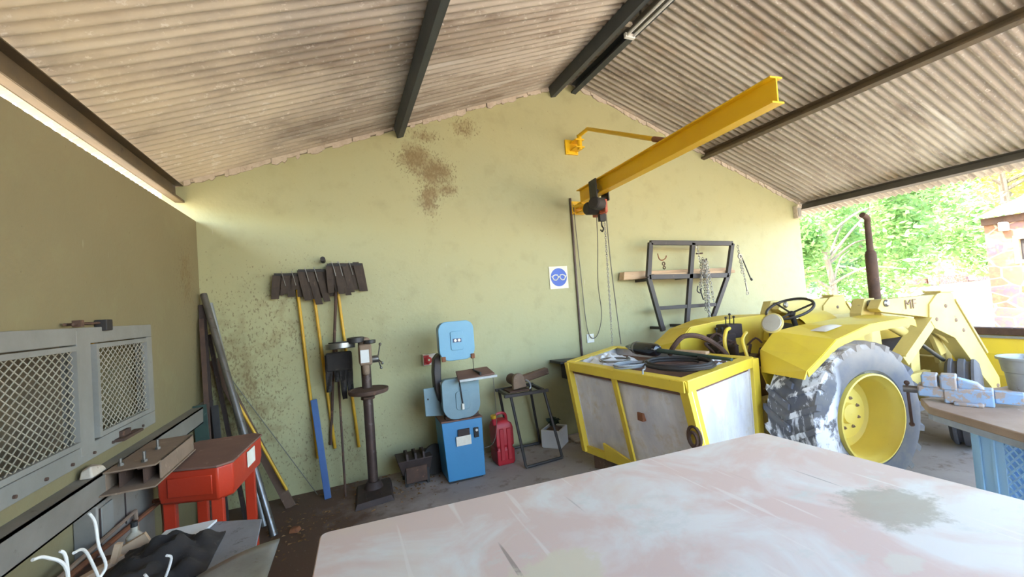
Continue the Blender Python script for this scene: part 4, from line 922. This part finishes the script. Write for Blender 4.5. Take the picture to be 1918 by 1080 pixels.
# loader tower, arms, cylinders, links (near and far side)
def plate(poly, s0, t, mat, name, parent=TR, bev=.004): return tb().prism([(a, s0, z) for a, z in poly], (0, t, 0)).build(name, mat, parent, smooth=False, bevel=bev)
for s0, near in ((.50, 1), (1.46, 0)):
    plate([(.72, .48), (.98, .48), (.94, 1.10), (.91, 1.385), (.79, 1.385), (.73, 1.26)], s0, .10, 'yellow_pale', 'loader_tower')
    tb().lathe((.84, s0 - .15, 1.34), (0, 1, 0), [(.02, 0), (.032, .01), (.032, .28), (.02, .29)], 14).build('pivot_pin', 'steel', TR)
    plate([(.74, 1.30), (.80, 1.375), (1.50, 1.37), (1.52, 1.20), (1.38, 1.17), (.78, 1.27)], s0 - .13, .09, 'yellow_pale', 'loader_arm')
    plate([(1.37, 1.29), (1.48, 1.375), (1.60, 1.40), (1.70, 1.37), (1.72, 1.28), (2.23, .53), (2.23, .42), (2.15, .40), (2.02, .54), (1.66, .96), (1.41, 1.07), (1.35, 1.16)], s0 - .145, .12, 'yellow_pale', 'loader_boom')
    tb().bar((1.715, s0 - .085, 1.31), (2.08, s0 - .085, .78), .14, .018).build('boom_cap', 'yellow_pale', TR, smooth=False)
    tb().bar((1.52, s0 - .085, 1.395), (1.70, s0 - .085, 1.385), .14, .018).build('knee_plate', 'yellow_pale', TR, smooth=False, bevel=.004)
    tb().bar((1.00, s0 - .10, .82), (1.39, s0 - .10, 1.12), .08, .10).build('brace', 'yellow_pale', TR, smooth=False, bevel=.004)
    tb().bar((.97, s0 - .10, .87), (1.36, s0 - .10, 1.17), .12, .012).build('brace_flange', 'yellow_pale', TR, smooth=False)
    tb().cyl((.88, s0 - .02, 1.22), (1.34, s0 - .02, .97), .042, n=16).build('lift_cylinder', 'yellow_pale', TR)
    tb().cyl((1.32, s0 - .02, .98), (1.70, s0 - .02, .74), .018, n=12).build('cylinder_rod', 'steel', TR)
    plate([(1.58, 1.03), (1.66, 1.05), (1.78, .80), (1.70, .78)], s0 - .01, .04, 'yellow_pale', 'link_plate'); plate([(1.72, 1.0), (1.82, .98), (1.86, .70), (1.78, .69)], s0 + .05, .04, 'yellow_pale', 'link_plate')
    tb().cyl((1.46, s0 - .06, 1.08), (2.16, s0 - .06, .62), .014, n=10).build('tipping_link', 'yellow_pale', TR)
    plate([(2.05, .66), (2.12, .82), (2.22, .86), (2.30, .60), (2.42, .40), (2.30, .30), (2.14, .40)], s0 - .02, .05, 'orange', 'bucket_link')
    tb().cyl((2.12, s0 - .03, .80), (2.34, s0 - .03, .42), .03, n=12).build('bucket_ram', 'yellow_pale', TR)
    for a_, z_ in ((1.79, 1.02), (1.44, 1.15), (2.19, .46), (1.70, 1.12), (1.58, 1.26)): tb().lathe((a_, s0 - .152, z_), (0, 1, 0), [(.012, 0), (.018, .004), (.018, .05)], 14).build('pin', 'dust', TR)
tb().bar((.9, .60, .52), (2.0, .60, .50), .06, .12).build('side_frame', 'yellow_pale', TR, bevel=.006); tb().bar((.9, 1.42, .52), (2.0, 1.42, .50), .06, .12).build('side_frame', 'yellow_pale', TR, bevel=.006)
tb().bar((1.95, .62, .62), (1.95, 1.45, .62), .10, .22).build('front_crossmember', 'yellow_pale', TR, bevel=.01)
tb().bar((1.40, .56, .66), (1.42, .56, 1.0), .12, .06, (0, 1, 0)).build('engine_post', 'yellow_pale', TR); tb().bar((1.0, .50, .60), (1.5, .50, .62), .05, .1).build('frame_plate', 'yellow_pale', TR)
# front axle and wheels; ribbed tyres, steered outward
tb().bar((1.66, .50, .385), (1.66, 1.50, .385), .10, .10).build('front_axle', 'yellow_pale', TR, bevel=.01)
def front_wheel(a_, s_, rot):
    T2 = TT @ Matrix.Translation((a_, s_, 0)) @ Matrix.Rotation(rot, 4, 'Z'); b = MB(T2); Rf = .385; w_ = .11
    prof = [(.20, -w_ + .01), (.26, -w_ - .005), (.35, -w_ + .005), (.375, -w_ + .02), (Rf, -w_ + .03), (Rf, -.062), (.362, -.055), (.362, -.028), (Rf, -.02), (Rf, .02), (.362, .028), (.362, .055), (Rf, .062), (Rf, w_ - .03), (.375, w_ - .02), (.35, w_ - .005), (.26, w_ + .005), (.20, w_ - .01)]
    b.lathe((0, 0, Rf), (0, 1, 0), prof, 44, closed=True); o = b.build('front_wheel', 'tyreplain', TR, angle=28)
    b = MB(T2); b.lathe((0, 0, Rf), (0, 1, 0), [(.202, -w_ + .008), (.19, -w_ + .02), (.18, -.04), (.06, -.03), (.05, -.07), (.001, -.07)], 32, cap=False); b.lathe((0, 0, Rf), (0, 1, 0), [(.202, w_ - .008), (.19, w_ - .02), (.18, .04), (.001, .03)], 32, cap=False); b.build('rim', 'rim', o)
front_wheel(1.66, .33, R(24)); front_wheel(1.66, 1.65, R(24))
# loader bucket: curved back shell, side plates, pipe along the top
bp = [(2.62, .90), (2.59, .70), (2.62, .48), (2.72, .30), (2.89, .20), (3.39, .16)]
b = tb(); n = len(bp); k = 0
for s_ in (-.42, 1.95): b.v += [Vector((a, s_, z)) for a, z in bp]
for i in range(n - 1): b.f.append((i, i + 1, n + i + 1, n + i))
bu = b.build('bucket', 'yellow', TR, solid=.014, smooth=False)
for s_ in (-.42, 1.94): plate(bp + [(2.99, .85)], s_, .014, 'yellow_pale', 'bucket_side', bu)
tb().bar((2.63, -.43, .925), (2.63, 1.96, .925), .09, .075).build('bucket_lip', 'rust', bu, smooth=False, bevel=.01); tb().bar((2.595, -.43, .87), (2.595, 1.96, .87), .02, .025).build('bucket_edge', 'galv', bu)
for s_ in (-.25, .08, .75, 1.2): plate([(2.59, .88), (2.52, .55), (2.50, .30), (2.72, .28)], s_, .03, 'yellow', 'bucket_rib', bu)
# faded letters on the loader arm
def text(s, size, M4, mat, parent, name='lettering', ext=.0015):
    cu = bpy.data.curves.new('t', 'FONT'); cu.body = s; cu.size = size; cu.extrude = ext; cu.align_x = 'CENTER'; cu.align_y = 'CENTER'
    ob = bpy.data.objects.new('t', cu); COL.objects.link(ob); dg = bpy.context.evaluated_depsgraph_get(); me = bpy.data.meshes.new_from_object(ob.evaluated_get(dg)); bpy.data.objects.remove(ob)
    me.transform(M4); me.name = name; me.materials.clear(); me.materials.append(M[mat]); o = bpy.data.objects.new(name, me); COL.objects.link(o); par(o, parent); return o
text('MF', .12, TT @ Matrix.Translation((1.14, .364, 1.305)) @ Matrix.Rotation(R(90), 4, 'X'), 'dust', TR)

# ------------------------------------------------------------------ big workbench in the foreground
L = thing('workbench', 'large scuffed reddish grey painted workbench top in the foreground', 'workbench', (.9, .9, 0))
poly = []
cs = [(-.115, 1.645), (1.915, 1.515), (1.99, .12), (-.18, .12)]
for i, c in enumerate(cs):
    p = Vector(cs[i - 1]); q = Vector(cs[(i + 1) % 4]); c = Vector(c); r_ = .035
    a = c + (p - c).normalized() * r_; e = c + (q - c).normalized() * r_
    for t in (0, .25, .5, .75, 1): poly.append(((1 - t) ** 2 * a + 2 * t * (1 - t) * c + t * t * e))
MB().prism([(p.x, p.y, .82) for p in poly], (0, 0, .03)).build('top', 'bench', L, bevel=.004)
for (a, c) in (((-.05, 1.55), (1.84, 1.43)), ((-.1, .2), (1.9, .2)), ((-.05, 1.55), (-.1, .2)), ((1.84, 1.43), (1.9, .2))): MB().bar((a[0], a[1], .78), (c[0], c[1], .78), .05, .08).build('apron', 'galv', L, smooth=False)
for x, y in ((-.02, 1.5), (1.80, 1.39), (1.85, .24), (-.06, .24)): MB().box((x - .03, y - .03, 0), (x + .03, y + .03, .76)).build('leg', 'galv', L, bevel=.004)

# ------------------------------------------------------------------ second bench on the right with vice, bin and crate
L = thing('side_workbench', 'thick timber topped bench at the right edge carrying the blue vice', 'workbench', (3.6, .9, 0))
MB().prism([(3.145, 1.385, .755), (3.325, 1.50, .755), (4.6, 1.22, .755), (4.35, .1, .755), (2.55, .25, .755)], (0, 0, .045)).build('top', 'bench2', L, bevel=.006)
for x, y in ((4.35, 1.15), (4.2, .3), (2.75, .35)): MB().box((x - .03, y - .03, 0), (x + .03, y + .03, .755)).build('leg', 'galv', L)
MB().bar((3.22, 1.38, .73), (2.66, .3, .73), .05, .05).build('apron', 'galv', L); MB().bar((3.22, 1.40, .73), (4.4, 1.15, .73), .05, .05).build('apron', 'galv', L)
V = thing('bench_vice', 'scuffed blue bench vice bolted to the corner of the timber bench', 'vice', (3.4, 1.35, .8))
va = Vector((3.30, 1.47, 0)); vb = Vector((3.44, 1.06, 0)); dv = (vb - va).normalized(); sv = Vector((-dv.y, dv.x, 0))
VT = Matrix(((dv.x, sv.x, 0, va.x), (dv.y, sv.y, 0, va.y), (0, 0, 1, .8), (0, 0, 0, 1)))
def vb_(): return MB(VT)
b = vb_(); b.box((-.02, -.05, .03), (.12, .05, .10)); b.box((.0, -.06, .09), (.07, .06, .165)); b.build('moving_jaw', 'vise', V, bevel=.008)
b = vb_(); b.box((.09, -.055, .0), (.29, .055, .095)); b.box((.08, -.06, .08), (.15, .06, .165)); b.hexa([(.15, -.04, .09), (.26, -.04, .09), (.26, .04, .09), (.15, .04, .09)], [(.15, -.04, .15), (.23, -.04, .125), (.23, .04, .125), (.15, .04, .15)]); b.box((.13, -.09, 0), (.25, .09, .02)); b.build('fixed_body', 'vise', V, bevel=.008)
b = vb_(); b.box((.29, -.035, .02), (.40, .035, .085)); b.build('slide_bar', 'vise', V, bevel=.006)
vb_().box((.40, -.028, .028), (.403, .028, .078)).build('slide_end', 'dust', V)
vb_().cyl((-.09, 0, .06), (-.02, 0, .06), .022, n=14).build('screw', 'steel', V)
b = vb_(); b.cyl((-.07, -.01, .10), (-.07, .03, -.17), .008, n=8); b.ball((-.07, -.01, .10), .015, 10); b.ball((-.07, .03, -.17), .015, 10); b.build('handle', 'rust', V)
L = thing('plastic_bin', 'grey tapered plastic bin standing on the right hand timber bench', 'bin', (3.95, 1.235, .8))
b = MB(); b.lathe((3.95, 1.235, .8), (0, 0, 1), [(.001, 0), (.085, 0), (.095, .11), (.103, .115), (.115, .195), (.128, .195), (.128, .21), (.11, .21), (.095, .12), (.08, .01), (.001, .01)], 28); b.build('tub', 'galv', L)
L = thing('blue_crate', 'tall light blue crate with diamond mesh sides under the timber bench', 'crate', (3.5, 1.0, 0))
ca, cb_ = Vector((3.36, 1.30, 0)), Vector((3.06, .50, 0)); dc = (cb_ - ca).normalized(); sc2 = Vector((-dc.y, dc.x, 0)); sc2 = sc2 if sc2.x > 0 else -sc2
CT = Matrix(((dc.x, sc2.x, 0, ca.x), (dc.y, sc2.y, 0, ca.y), (0, 0, 1, 0), (0, 0, 0, 1))); ln = (cb_ - ca).length
def crate_side(T2, length, name):
    b = MB(T2); b.box((0, 0, .0), (.16, .012, .70)); b.box((length - .1, 0, 0), (length, .012, .70)); b.box((.16, 0, .64), (length - .1, .012, .70)); b.box((.16, 0, 0), (length - .1, .012, .08))
    b.box((0, -.012, .68), (length, .02, .70)); b.box((.035, -.010, .02), (.05, 0, .68)); b.box((.105, -.010, .02), (.12, 0, .68)); b.box((0, -.01, .0), (length, 0, .03))
    o = b.build(name, 'crate', L, smooth=False, bevel=.002)
    b = MB(T2); st = .042; xa_, xb_, za_, zb_ = .16, length - .1, .08, .64
    for sg in (1, -1):
        c = -2.0
        while c < 2.5:
            pts = []
            for x in (xa_, xb_):
                z = za_ + sg * 1.25 * (x - xa_) + c
                if za_ <= z <= zb_: pts.append((x, z))
            for z in (za_, zb_):
                x = xa_ + (z - za_ - c) / (sg * 1.25)
                if xa_ < x < xb_: pts.append((x, z))
            if len(pts) >= 2: b.bar((pts[0][0], .006, pts[0][1]), (pts[1][0], .006, pts[1][1]), .008, .009, (0, 1, 0))
            c += st * 1.25
    b.build('mesh_panel', 'crate', o, smooth=False)
crate_side(CT, ln, 'side'); crate_side(CT @ Matrix.Translation((0, .42, 0)), ln, 'side')
MB(CT).box((0, 0, 0), (.012, .42, .70)).build('end_wall', 'crate', L, smooth=False); MB(CT).box((ln - .012, 0, 0), (ln, .42, .70)).build('end_wall', 'crate', L, smooth=False); MB(CT).box((0, 0, .02), (ln, .42, .035)).build('base', 'crate', L, smooth=False)

# ------------------------------------------------------------------ red parts washer
L = thing('parts_washer', 'red steel parts washer with a dusty brown lid in the left corner', 'parts washer', (-.75, 3.0, 0))
tubp = [(-.955, 2.80), (-.665, 2.70), (-.60, 2.745), (-.545, 3.24), (-.60, 3.30), (-.90, 3.33), (-.935, 3.29)]
def inset(P_, k, c=(-.75, 3.02)): return [(c[0] + (x - c[0]) * k, c[1] + (y - c[1]) * k) for x, y in P_]
b = MB(); rings = [(1.0, .845), (.995, .72), (.96, .675), (.90, .665)]; n = len(tubp)
for k_, z in rings: b.v += [Vector((x, y, z)) for x, y in inset(tubp, k_)]
for r_ in range(3):
    for j in range(n): b.f.append((r_ * n + j, r_ * n + (j + 1) % n, r_ * n + n + (j + 1) % n, r_ * n + n + j))
b.f.append(tuple(3 * n + j for j in range(n))); b.f.append(tuple(reversed(range(n))))
b.build('tub', 'red', L, bevel=.012)
MB().prism([(x, y, .845) for x, y in inset(tubp, 1.03)], (0, 0, .012)).build('lid', 'lid', L, bevel=.003)
f0 = Vector((-.955, 2.80, 0)); f1 = Vector((-.665, 2.70, 0)); fd = (f1 - f0); fn_ = Vector((fd.y, -fd.x, 0)).normalized()
b = MB(); q = [f0 + fd * u + fn_ * .001 + Vector((0, 0, z)) for u, z in ((.18, .71), (.92, .71), (.92, .81), (.18, .81))]; b.prism(q, fn_ * .006); b.build('pressed_panel', 'red', L, bevel=.005)
q = [Vector((-.60, 2.745, 0)).lerp(Vector((-.545, 3.24, 0)), u) + Vector((.004, 0, z)) for u, z in ((.42, .74), (.68, .74), (.68, .83), (.42, .83))]; MB().prism(q, (.004, 0, 0)).build('label', 'paper', L)
for x, y in ((-.68, 2.76), (-.61, 3.2), (-.92, 2.86), (-.88, 3.25)): MB().bar((x, y, .67), (x, y, 0), .055, .045, (0, 1, 0)).build('leg', 'red', L, smooth=False, bevel=.004)
MB().prism([(x, y, .30) for x, y in inset(tubp, .9)], (0, 0, .012)).build('lower_shelf', 'lid', L)

# ------------------------------------------------------------------ wall mounted grey box, C channel and rusty loop
L = thing('wall_box', 'grey painted steel box on the side wall below the ledge rail', 'box', (-1.1, 2.75, .5))
MB().box((-1.13, 2.44, .28), (-1.045, 3.02, .845)).build('box', 'beamleft', L, bevel=.006)
MB().box((-1.046, 2.46, .70), (-1.038, 2.56, .83)).build('hinge_plate', 'winframe', L, bevel=.002)
for y in (2.45, 2.68): MB().box((-1.044, y, .66), (-1.040, y + .006, .83)).build('slot', 'rustdark', L)
L = thing('rusty_bracket', 'rusty rod bent into a loop on the side wall behind the left bench', 'bracket', (-1.08, 2.7, .6))
MB().tube([(-1.06, 2.15, .66), (-1.0, 3.0, .64), (-1.0, 3.02, .50), (-1.0, 3.0, .36)], .013, 8).tube([(-1.0, 3.0, .64), (-1.045, 3.0, .64)], .012, 8).build('loop', 'orange', L)
MB().tube([(-1.04, 2.1, .70), (-1.02, 2.72, .70), (-1.02, 2.74, .55)], .010, 8).build('inner_rod', 'dust', L)
L = thing('steel_channel', 'dusty steel channel offcut with upright bolts on the ledge rail', 'channel', (-.98, 2.8, .95))
b = MB(); y0, y1, x0, x1, z0, z1 = 2.52, 3.06, -1.06, -.86, .868, .965
b.box((x0, y0, z1 - .008), (x1, y1, z1)); b.box((x0 - .02, y0 - .04, z0), (x1 + .01, y1, z0 + .008)); b.box((x1 - .008, y0 + .06, z0), (x1, y1, z1)); b.box((x0, y0 + .02, z0), (x0 + .008, y1, z1))
b.build('channel', 'dust', L, smooth=False, bevel=.002)
for x in (x0 + .05, x1 - .06):
    MB().box((x, y0 + .03, z0 + .008), (x + .006, y0 + .16, z1 - .008)).box((x - .02, y0 + .03, z1 - .02), (x + .03, y0 + .16, z1 - .012)).build('web', 'rust', L, smooth=False)
for x, y, h_ in ((-.93, 2.60, .05), (-.95, 2.82, .05), (-1.02, 2.60, .035)): MB().cyl((x, y, z1), (x, y, z1 + h_), .007, n=8).cyl((x, y, z1), (x, y, z1 + .012), .013, n=6).build('bolt', 'steel', L)
tag(MB().hexa([(-1.11, 2.45, .966), (-1.06, 2.45, .966), (-1.06, 2.58, .966), (-1.11, 2.58, .966)], [(-1.11, 2.47, 1.0), (-1.07, 2.46, 1.02), (-1.07, 2.57, .99), (-1.11, 2.56, 1.01)]).build('mortar_lump', 'mortar', bevel=.008), 'small broken lump of mortar lying on the ledge rail', 'lump')

# ------------------------------------------------------------------ pipes and bars stacked in the left corner
def lean(name, p, q, r_, mat, lab, cat='pipe', flat=None):
    b = MB(); b.bar(p, q, flat[0], flat[1], (0, 1, 0)) if flat else b.cyl(p, q, r_, n=12)
    return tag(b.build(name, mat, bevel=.002 if flat else 0), lab, cat)
lean('steel_pipe', (-1.085, 4.30, 1.87), (-.565, 3.655, 0.0), .026, 'steel', 'long grey steel pipe leaning across the front of the corner stack')
lean('steel_pipe', (-1.05, 4.335, 1.79), (-.66, 3.86, 0.0), .020, 'galv', 'slimmer pale galvanised pipe leaning just behind the long grey pipe')
lean('rusty_bar', (-1.095, 4.24, 1.66), (-.98, 3.84, 0.0), 0, 'rust', 'rusty flat bar leaning nearest the side wall in the corner', 'bar', (.035, .012))
lean('rusty_bar', (-1.07, 4.34, 1.52), (-.80, 3.98, 0.0), 0, 'rustdark', 'dark brown square bar in the middle of the corner stack', 'bar', (.03, .03))
lean('brown_plank', (-1.05, 4.345, 1.30), (-.50, 4.12, 0.0), 0, 'woodold', 'dark brown plank leaning low behind the yellow rod in the corner', 'plank', (.075, .022))
lean('dark_plank', (-1.10, 4.30, 1.78), (-1.02, 4.08, 0.0), 0, 'rustdark', 'dark narrow plank standing upright in the wall corner', 'plank', (.05, .02))
lean('yellow_rod', (-.873, 4.15, .992), (-.52, 4.09, .16), .011, 'handle', 'short yellow rod leaning on the wall beside the corner stack', 'rod')
lean('thin_wire_rod', (-1.0, 4.35, 1.25), (-.30, 4.26, 0.0), .0035, 'cable', 'long thin dark wire rod slanting down the wall to the floor', 'rod')
lean('green_offcut', (-1.08, 4.02, .98), (-1.02, 3.92, 0.0), 0, 'greencloth', 'dark green flat board leaning behind the red washer', 'board', (.09, .015))
lean('green_offcut', (-1.0, 4.10, .95), (-.93, 3.95, 0.0), 0, 'black', 'narrow black strip leaning behind the red washer', 'board', (.05, .012))

# ------------------------------------------------------------------ low bench bottom left with sheets, rag, scraps, bent wires
L = thing('low_bench', 'dark low bench in the bottom left corner covered in scrap', 'bench', (-.8, 1.8, 0))
MB().box((-1.12, .9, .60), (-.50, 2.42, .635)).build('top', 'woodold', L, bevel=.004)
for x, y in ((-1.08, 2.3), (-.6, 2.3), (-1.08, 1.0), (-.6, 1.0)): MB().box((x, y, 0), (x + .05, y + .05, .60)).build('leg', 'rustdark', L)
tag(MB().hexa([(-.90, 1.75, .637), (-.36, 1.62, .637), (-.405, 2.32, .665), (-.62, 2.44, .655)], [(-.90, 1.75, .647), (-.36, 1.62, .647), (-.405, 2.32, .677), (-.62, 2.44, .667)]).build('metal_sheet', 'plywood', bevel=.003), 'stained grey sheet lying across the low bench at its far right corner', 'sheet')
b = MB(); b.grid(lambda u, v: (-.62 + .31 * u + .02 * v, 1.55 + .45 * v - .10 * (1 - u) * v, .668 + .03 * math.sin(u * 2.5) * v + .02 * u), 10, 10); tag(b.build('bent_plate', 'galv', solid=.006), 'bent pale steel plate on the near end of the stained grey sheet', 'plate')
b = MB(); b.grid(lambda u, v: (-.90 + .36 * u, 1.98 + .36 * v - .12 * u + .1 * u, .665 + .06 * math.sin(u * 3.1) * math.sin(v * 3.1) + .07 * noise.noise(Vector((u * 5.5, v * 5.5, 2))) * math.sin(u * 3.1)), 26, 22); tag(b.build('oily_rag', 'cloth', solid=.008), 'crumpled black oily rag on the low bench', 'rag')
tag(MB().hexa([(-.84, 2.30, .66), (-.66, 2.28, .66), (-.60, 2.40, .68), (-.80, 2.42, .68)], [(-.84, 2.30, .665), (-.66, 2.28, .67), (-.60, 2.40, .69), (-.80, 2.42, .685)]).build('white_card', 'white'), 'white card lying behind the black rag on the low bench', 'card')
tag(MB().bar((-1.02, 2.12, .66), (-.90, 2.27, .675), .03, .02).bar((-.915, 2.24, .67), (-.90, 2.25, .74), .02, .03, (0, 1, 0)).build('wood_offcut', 'wood'), 'split piece of pale wood behind the black rag', 'offcut')
tag(MB().bar((-.93, 2.34, .66), (-.84, 2.35, .70), .022, .05).build('wood_offcut', 'wood'), 'stub of pale wood standing beside the white card', 'offcut')
L = thing('oil_bottle', 'small dusty glass oil bottle behind the white card', 'bottle', (-.90, 2.38, .635)); MB().lathe((-.90, 2.385, .635), (0, 0, 1), [(.025, 0), (.03, .01), (.03, .07), (.012, .09), (.012, .11)], 16).build('glass', 'glassw', L); MB().cyl((-.90, 2.385, .745), (-.90, 2.385, .765), .013, n=10).build('cap', 'dark', L)
wires = [([(-.80, 1.55, 1.015), (-.79, 1.585, 1.0), (-.775, 1.64, .93), (-.80, 1.68, .75), (-.82, 1.72, .66)], 'bent white wire leaning furthest left over the low bench'),
         ([(-.80, 1.665, .98), (-.79, 1.675, .93), (-.79, 1.68, .66)], 'short straight white wire between two bent ones'),
         ([(-.80, 1.73, .94), (-.80, 1.785, .92), (-.80, 1.84, .83), (-.80, 1.90, .70), (-.80, 1.92, .66)], 'bent white wire with its tip pointing left in front of the tall one'),
         ([(-.80, 1.82, 1.02), (-.795, 1.84, .98), (-.79, 1.845, .90), (-.785, 1.87, .82), (-.80, 1.85, .78), (-.83, 1.8, .66)], 'tallest bent white wire standing up over the low bench'),
         ([(-.70, 1.915, .74), (-.69, 1.93, .70), (-.69, 1.94, .66)], 'little white wire stub right of the round lamp holder'),
         ([(-.64, 1.93, .78), (-.635, 1.955, .755), (-.65, 1.94, .70), (-.67, 1.92, .66)], 'short hooked white wire nearest the stained sheet')]
for p, lab in wires: tag(MB().tube(smoothpts(p, 6), .0045, 8).build('bent_wire', 'whitewire'), lab, 'wire', None)
L = thing('lamp_holder', 'round pale lamp holder lying among the white wires', 'lamp holder', (-.74, 1.86, .64)); MB().lathe((-.745, 1.87, .66), (.3, -.3, 1), [(.02, -.02), (.025, 0), (.028, .05), (.022, .06), (.015, .03)], 16).build('socket', 'glassw', L)

# dry leaves and crumbs of earth swept against the wall (uncountable)
rn = random.Random(11); b = MB()
for i in range(420):
    k = rn.random()
    if k < .35: x, y = rn.gauss(-.35, .18), rn.gauss(3.7, .28)
    elif k < .75: x, y = rn.gauss(.35, .22), rn.gauss(3.92, .15)
    else: x, y = rn.uniform(-.6, 2.3), 4.34 - abs(rn.gauss(0, .12))
    if y > 4.34: continue
    s_ = rn.uniform(.006, .022); a = rn.uniform(0, 6.3); z = .004; h_ = rn.uniform(.002, .012)
    b.add([(x + s_ * math.cos(a), y + s_ * math.sin(a), z), (x - s_ * .5 * math.sin(a), y + s_ * .5 * math.cos(a), z + h_), (x - s_ * math.cos(a), y - s_ * math.sin(a), z + .002), (x + s_ * .5 * math.sin(a), y - s_ * .5 * math.cos(a), z + h_ * .5)], [(0, 1, 2, 3)])
o = b.build('leaf_litter', 'leafdry', smooth=False, recalc=False); o['kind'] = 'stuff'; o['label'] = 'dry brown leaves scattered on the floor along the wall'; o['category'] = 'leaves'
tag(MB().hexa([(-.47, 3.62, 0), (-.40, 3.60, 0), (-.38, 3.66, 0), (-.45, 3.68, 0)], [(-.46, 3.63, .03), (-.41, 3.61, .035), (-.39, 3.65, .03), (-.44, 3.67, .03)]).build('brick_chip', 'orange', bevel=.006), 'small orange brick chip on the floor right of the long grey pipe', 'chip')

# ------------------------------------------------------------------ outdoors
struct(MB().add([(-150, -150, -.14), (400, -150, -.14), (400, 300, -.14), (-150, 300, -.14)], [(0, 1, 2, 3)]).build('ground', 'sand', smooth=False))
L = thing('stone_building', 'low stone building with a sheet metal roof at the far right', 'building', (16, 2, 0))
bx0, by1 = 15.5, 5.3
b = MB(); b.box((bx0, 4.78, -.14), (bx0 + .35, by1, 2.65)); b.box((bx0, 3.3, -.14), (bx0 + .35, 4.78, 1.6)); b.box((bx0, 3.3, 2.25), (bx0 + .35, 4.78, 2.65)); b.box((bx0, -3, -.14), (bx0 + .35, 3.3, 2.65)); b.box((bx0 + .35, by1 - .35, -.14), (20, by1, 2.65)); b.box((bx0 + .35, 1.0, -.14), (20, 1.3, 2.65)); b.build('walls', 'stone', L, smooth=False)
b = MB(); frame_rect(b, bx0 - .03, bx0 + .10, 3.33, 4.82, 1.58, 2.27, .09); wf = b.build('window_frame', 'wood', L, smooth=False)
MB().box((bx0 + .08, 3.4, 1.62), (bx0 + .10, 4.75, 2.22)).build('pane', 'dark', wf)
b = MB(); b.box((bx0 - .08, -3, 2.62), (bx0 + .1, by1 + .02, 2.80)); b.build('fascia', 'rust', L, smooth=False)
b = MB(); b.grid(lambda u, v: (bx0 - .35 + 3.2 * v, -3 + (by1 + 3.08) * u, 2.80 + .75 * v + .02 * math.sin(u * 8.7 / .078 * 6.28 * .35)), 300, 3); b.build('roof_sheet', 'galv', L)
b = MB(); b.grid(lambda u, v: (bx0 + 3.0 + 2.0 * v, -3 + (by1 + 2.6) * u, 4.0 + .3 * v), 20, 3); b.build('upper_roof_sheet', 'galv', L, solid=.03)
tag(MB().box((15.30, 4.85, 2.42), (15.5, 4.99, 2.64)).build('wall_lamp', 'white', bevel=.02), 'white lamp fixed under the stone building eave', 'lamp')
L = thing('boundary_wall', 'low brownish boundary wall far behind the sandy yard', 'wall', (60, 22, 0))
b = MB(); b.bar((52, 25.0, .35), (85, 24, .35), .5, .9); b.build('wall', 'stone', L, smooth=False)
for x in (58, 66): MB().box((x, 23.6, 0), (x + 1.4, 24.4, 2.0)).build('pillar', 'stone', L, smooth=False)
def tree(pos, hgt, crown, mat, lab, n, lsz, seed, trunk_r=.16, nblob=14):
    rn = random.Random(seed); L = thing('tree', lab, 'tree', (pos[0], pos[1], -.14), 'trees beyond the shed')
    x, y = pos; top = Vector((x + rn.uniform(-.4, .4), y, hgt * .62)); b = MB()
    b.tube(smoothpts([(x, y, -.14), (x + .12, y, hgt * .25), top, top + Vector((.2, 0, hgt * .2))], 5), [trunk_r * (1 - .045 * i) for i in range(16)], 10)
    tip = []
    for i in range(9):
        a = rn.uniform(0, 6.28); t = rn.uniform(.25, .65); p = Vector((x, y, hgt * t)); q = p + Vector((math.cos(a) * crown[0] * .7, math.sin(a) * crown[0] * .7, rn.uniform(.1, .9) * crown[1])); b.tube(smoothpts([p, p.lerp(q, .5) + Vector((0, 0, .25)), q], 4), [trunk_r * .42 * (1 - .1 * k) for k in range(9)], 6)
    b.build('trunk', 'bark', L)
    b = MB(); cz = crown[2]
    bl = []
    for i in range(nblob):
        a = rn.uniform(0, 6.28); rr = crown[0] * math.sqrt(rn.random()) * .85; z = cz + rn.uniform(-1, 1) * crown[1]
        bl.append((Vector((x + rr * math.cos(a), y + rr * math.sin(a), z)), rn.uniform(.35, .62) * crown[0] * .62))
    for i in range(n):
        c, r_ = bl[rn.randrange(nblob)]; d_ = Vector((rn.gauss(0, 1), rn.gauss(0, 1), rn.gauss(0, 1))).normalized() * r_ * rn.random() ** .4; p = c + d_
        if p.z < .2: continue
        a = Vector((rn.gauss(0, 1), rn.gauss(0, 1), rn.gauss(-.3, .5))).normalized(); s_ = lsz * rn.uniform(.6, 1.3); q = a.cross(Vector((rn.gauss(0, 1), rn.gauss(0, 1), rn.gauss(0, 1)))).normalized()
        b.add([p - a * s_, p + q * s_ * .42, p + a * s_, p - q * s_ * .42], [(0, 1, 2, 3)])
    b.build('crown', mat, L, smooth=False, recalc=False); return L
tree((12.3, 7.2), 4.9, (2.2, 2.0, 2.5), 'leaf_green', 'nearest leafy green tree just outside the wall end', 12000, .085, 1, .10, 26)
tree((17.0, 8.6), 6.2, (3.0, 1.9, 3.6), 'leaf_green', 'broad green tree whose branches hang over the sandy yard', 12000, .10, 2, .13, 26)
tree((25.5, 8.0), 9.5, (3.9, 2.4, 6.6), 'leaf_yellow', 'sunlit yellow green tree behind the stone building roof', 14000, .12, 3, .2, 18)
tree((19, 11.5), 6.5, (2.6, 2.2, 3.6), 'leaf_dark', 'darker green tree standing behind the nearest one', 8000, .13, 4, .2, 16)
tree((34, 15.5), 9, (4.5, 2.8, 5.2), 'leaf_green', 'distant green tree beyond the sandy yard', 8000, .20, 5, .25, 16)
tree((40, 11.5), 10, (5.5, 2.8, 5.8), 'leaf_yellow', 'distant yellow green tree left of the stone building', 8000, .22, 6, .25, 16)
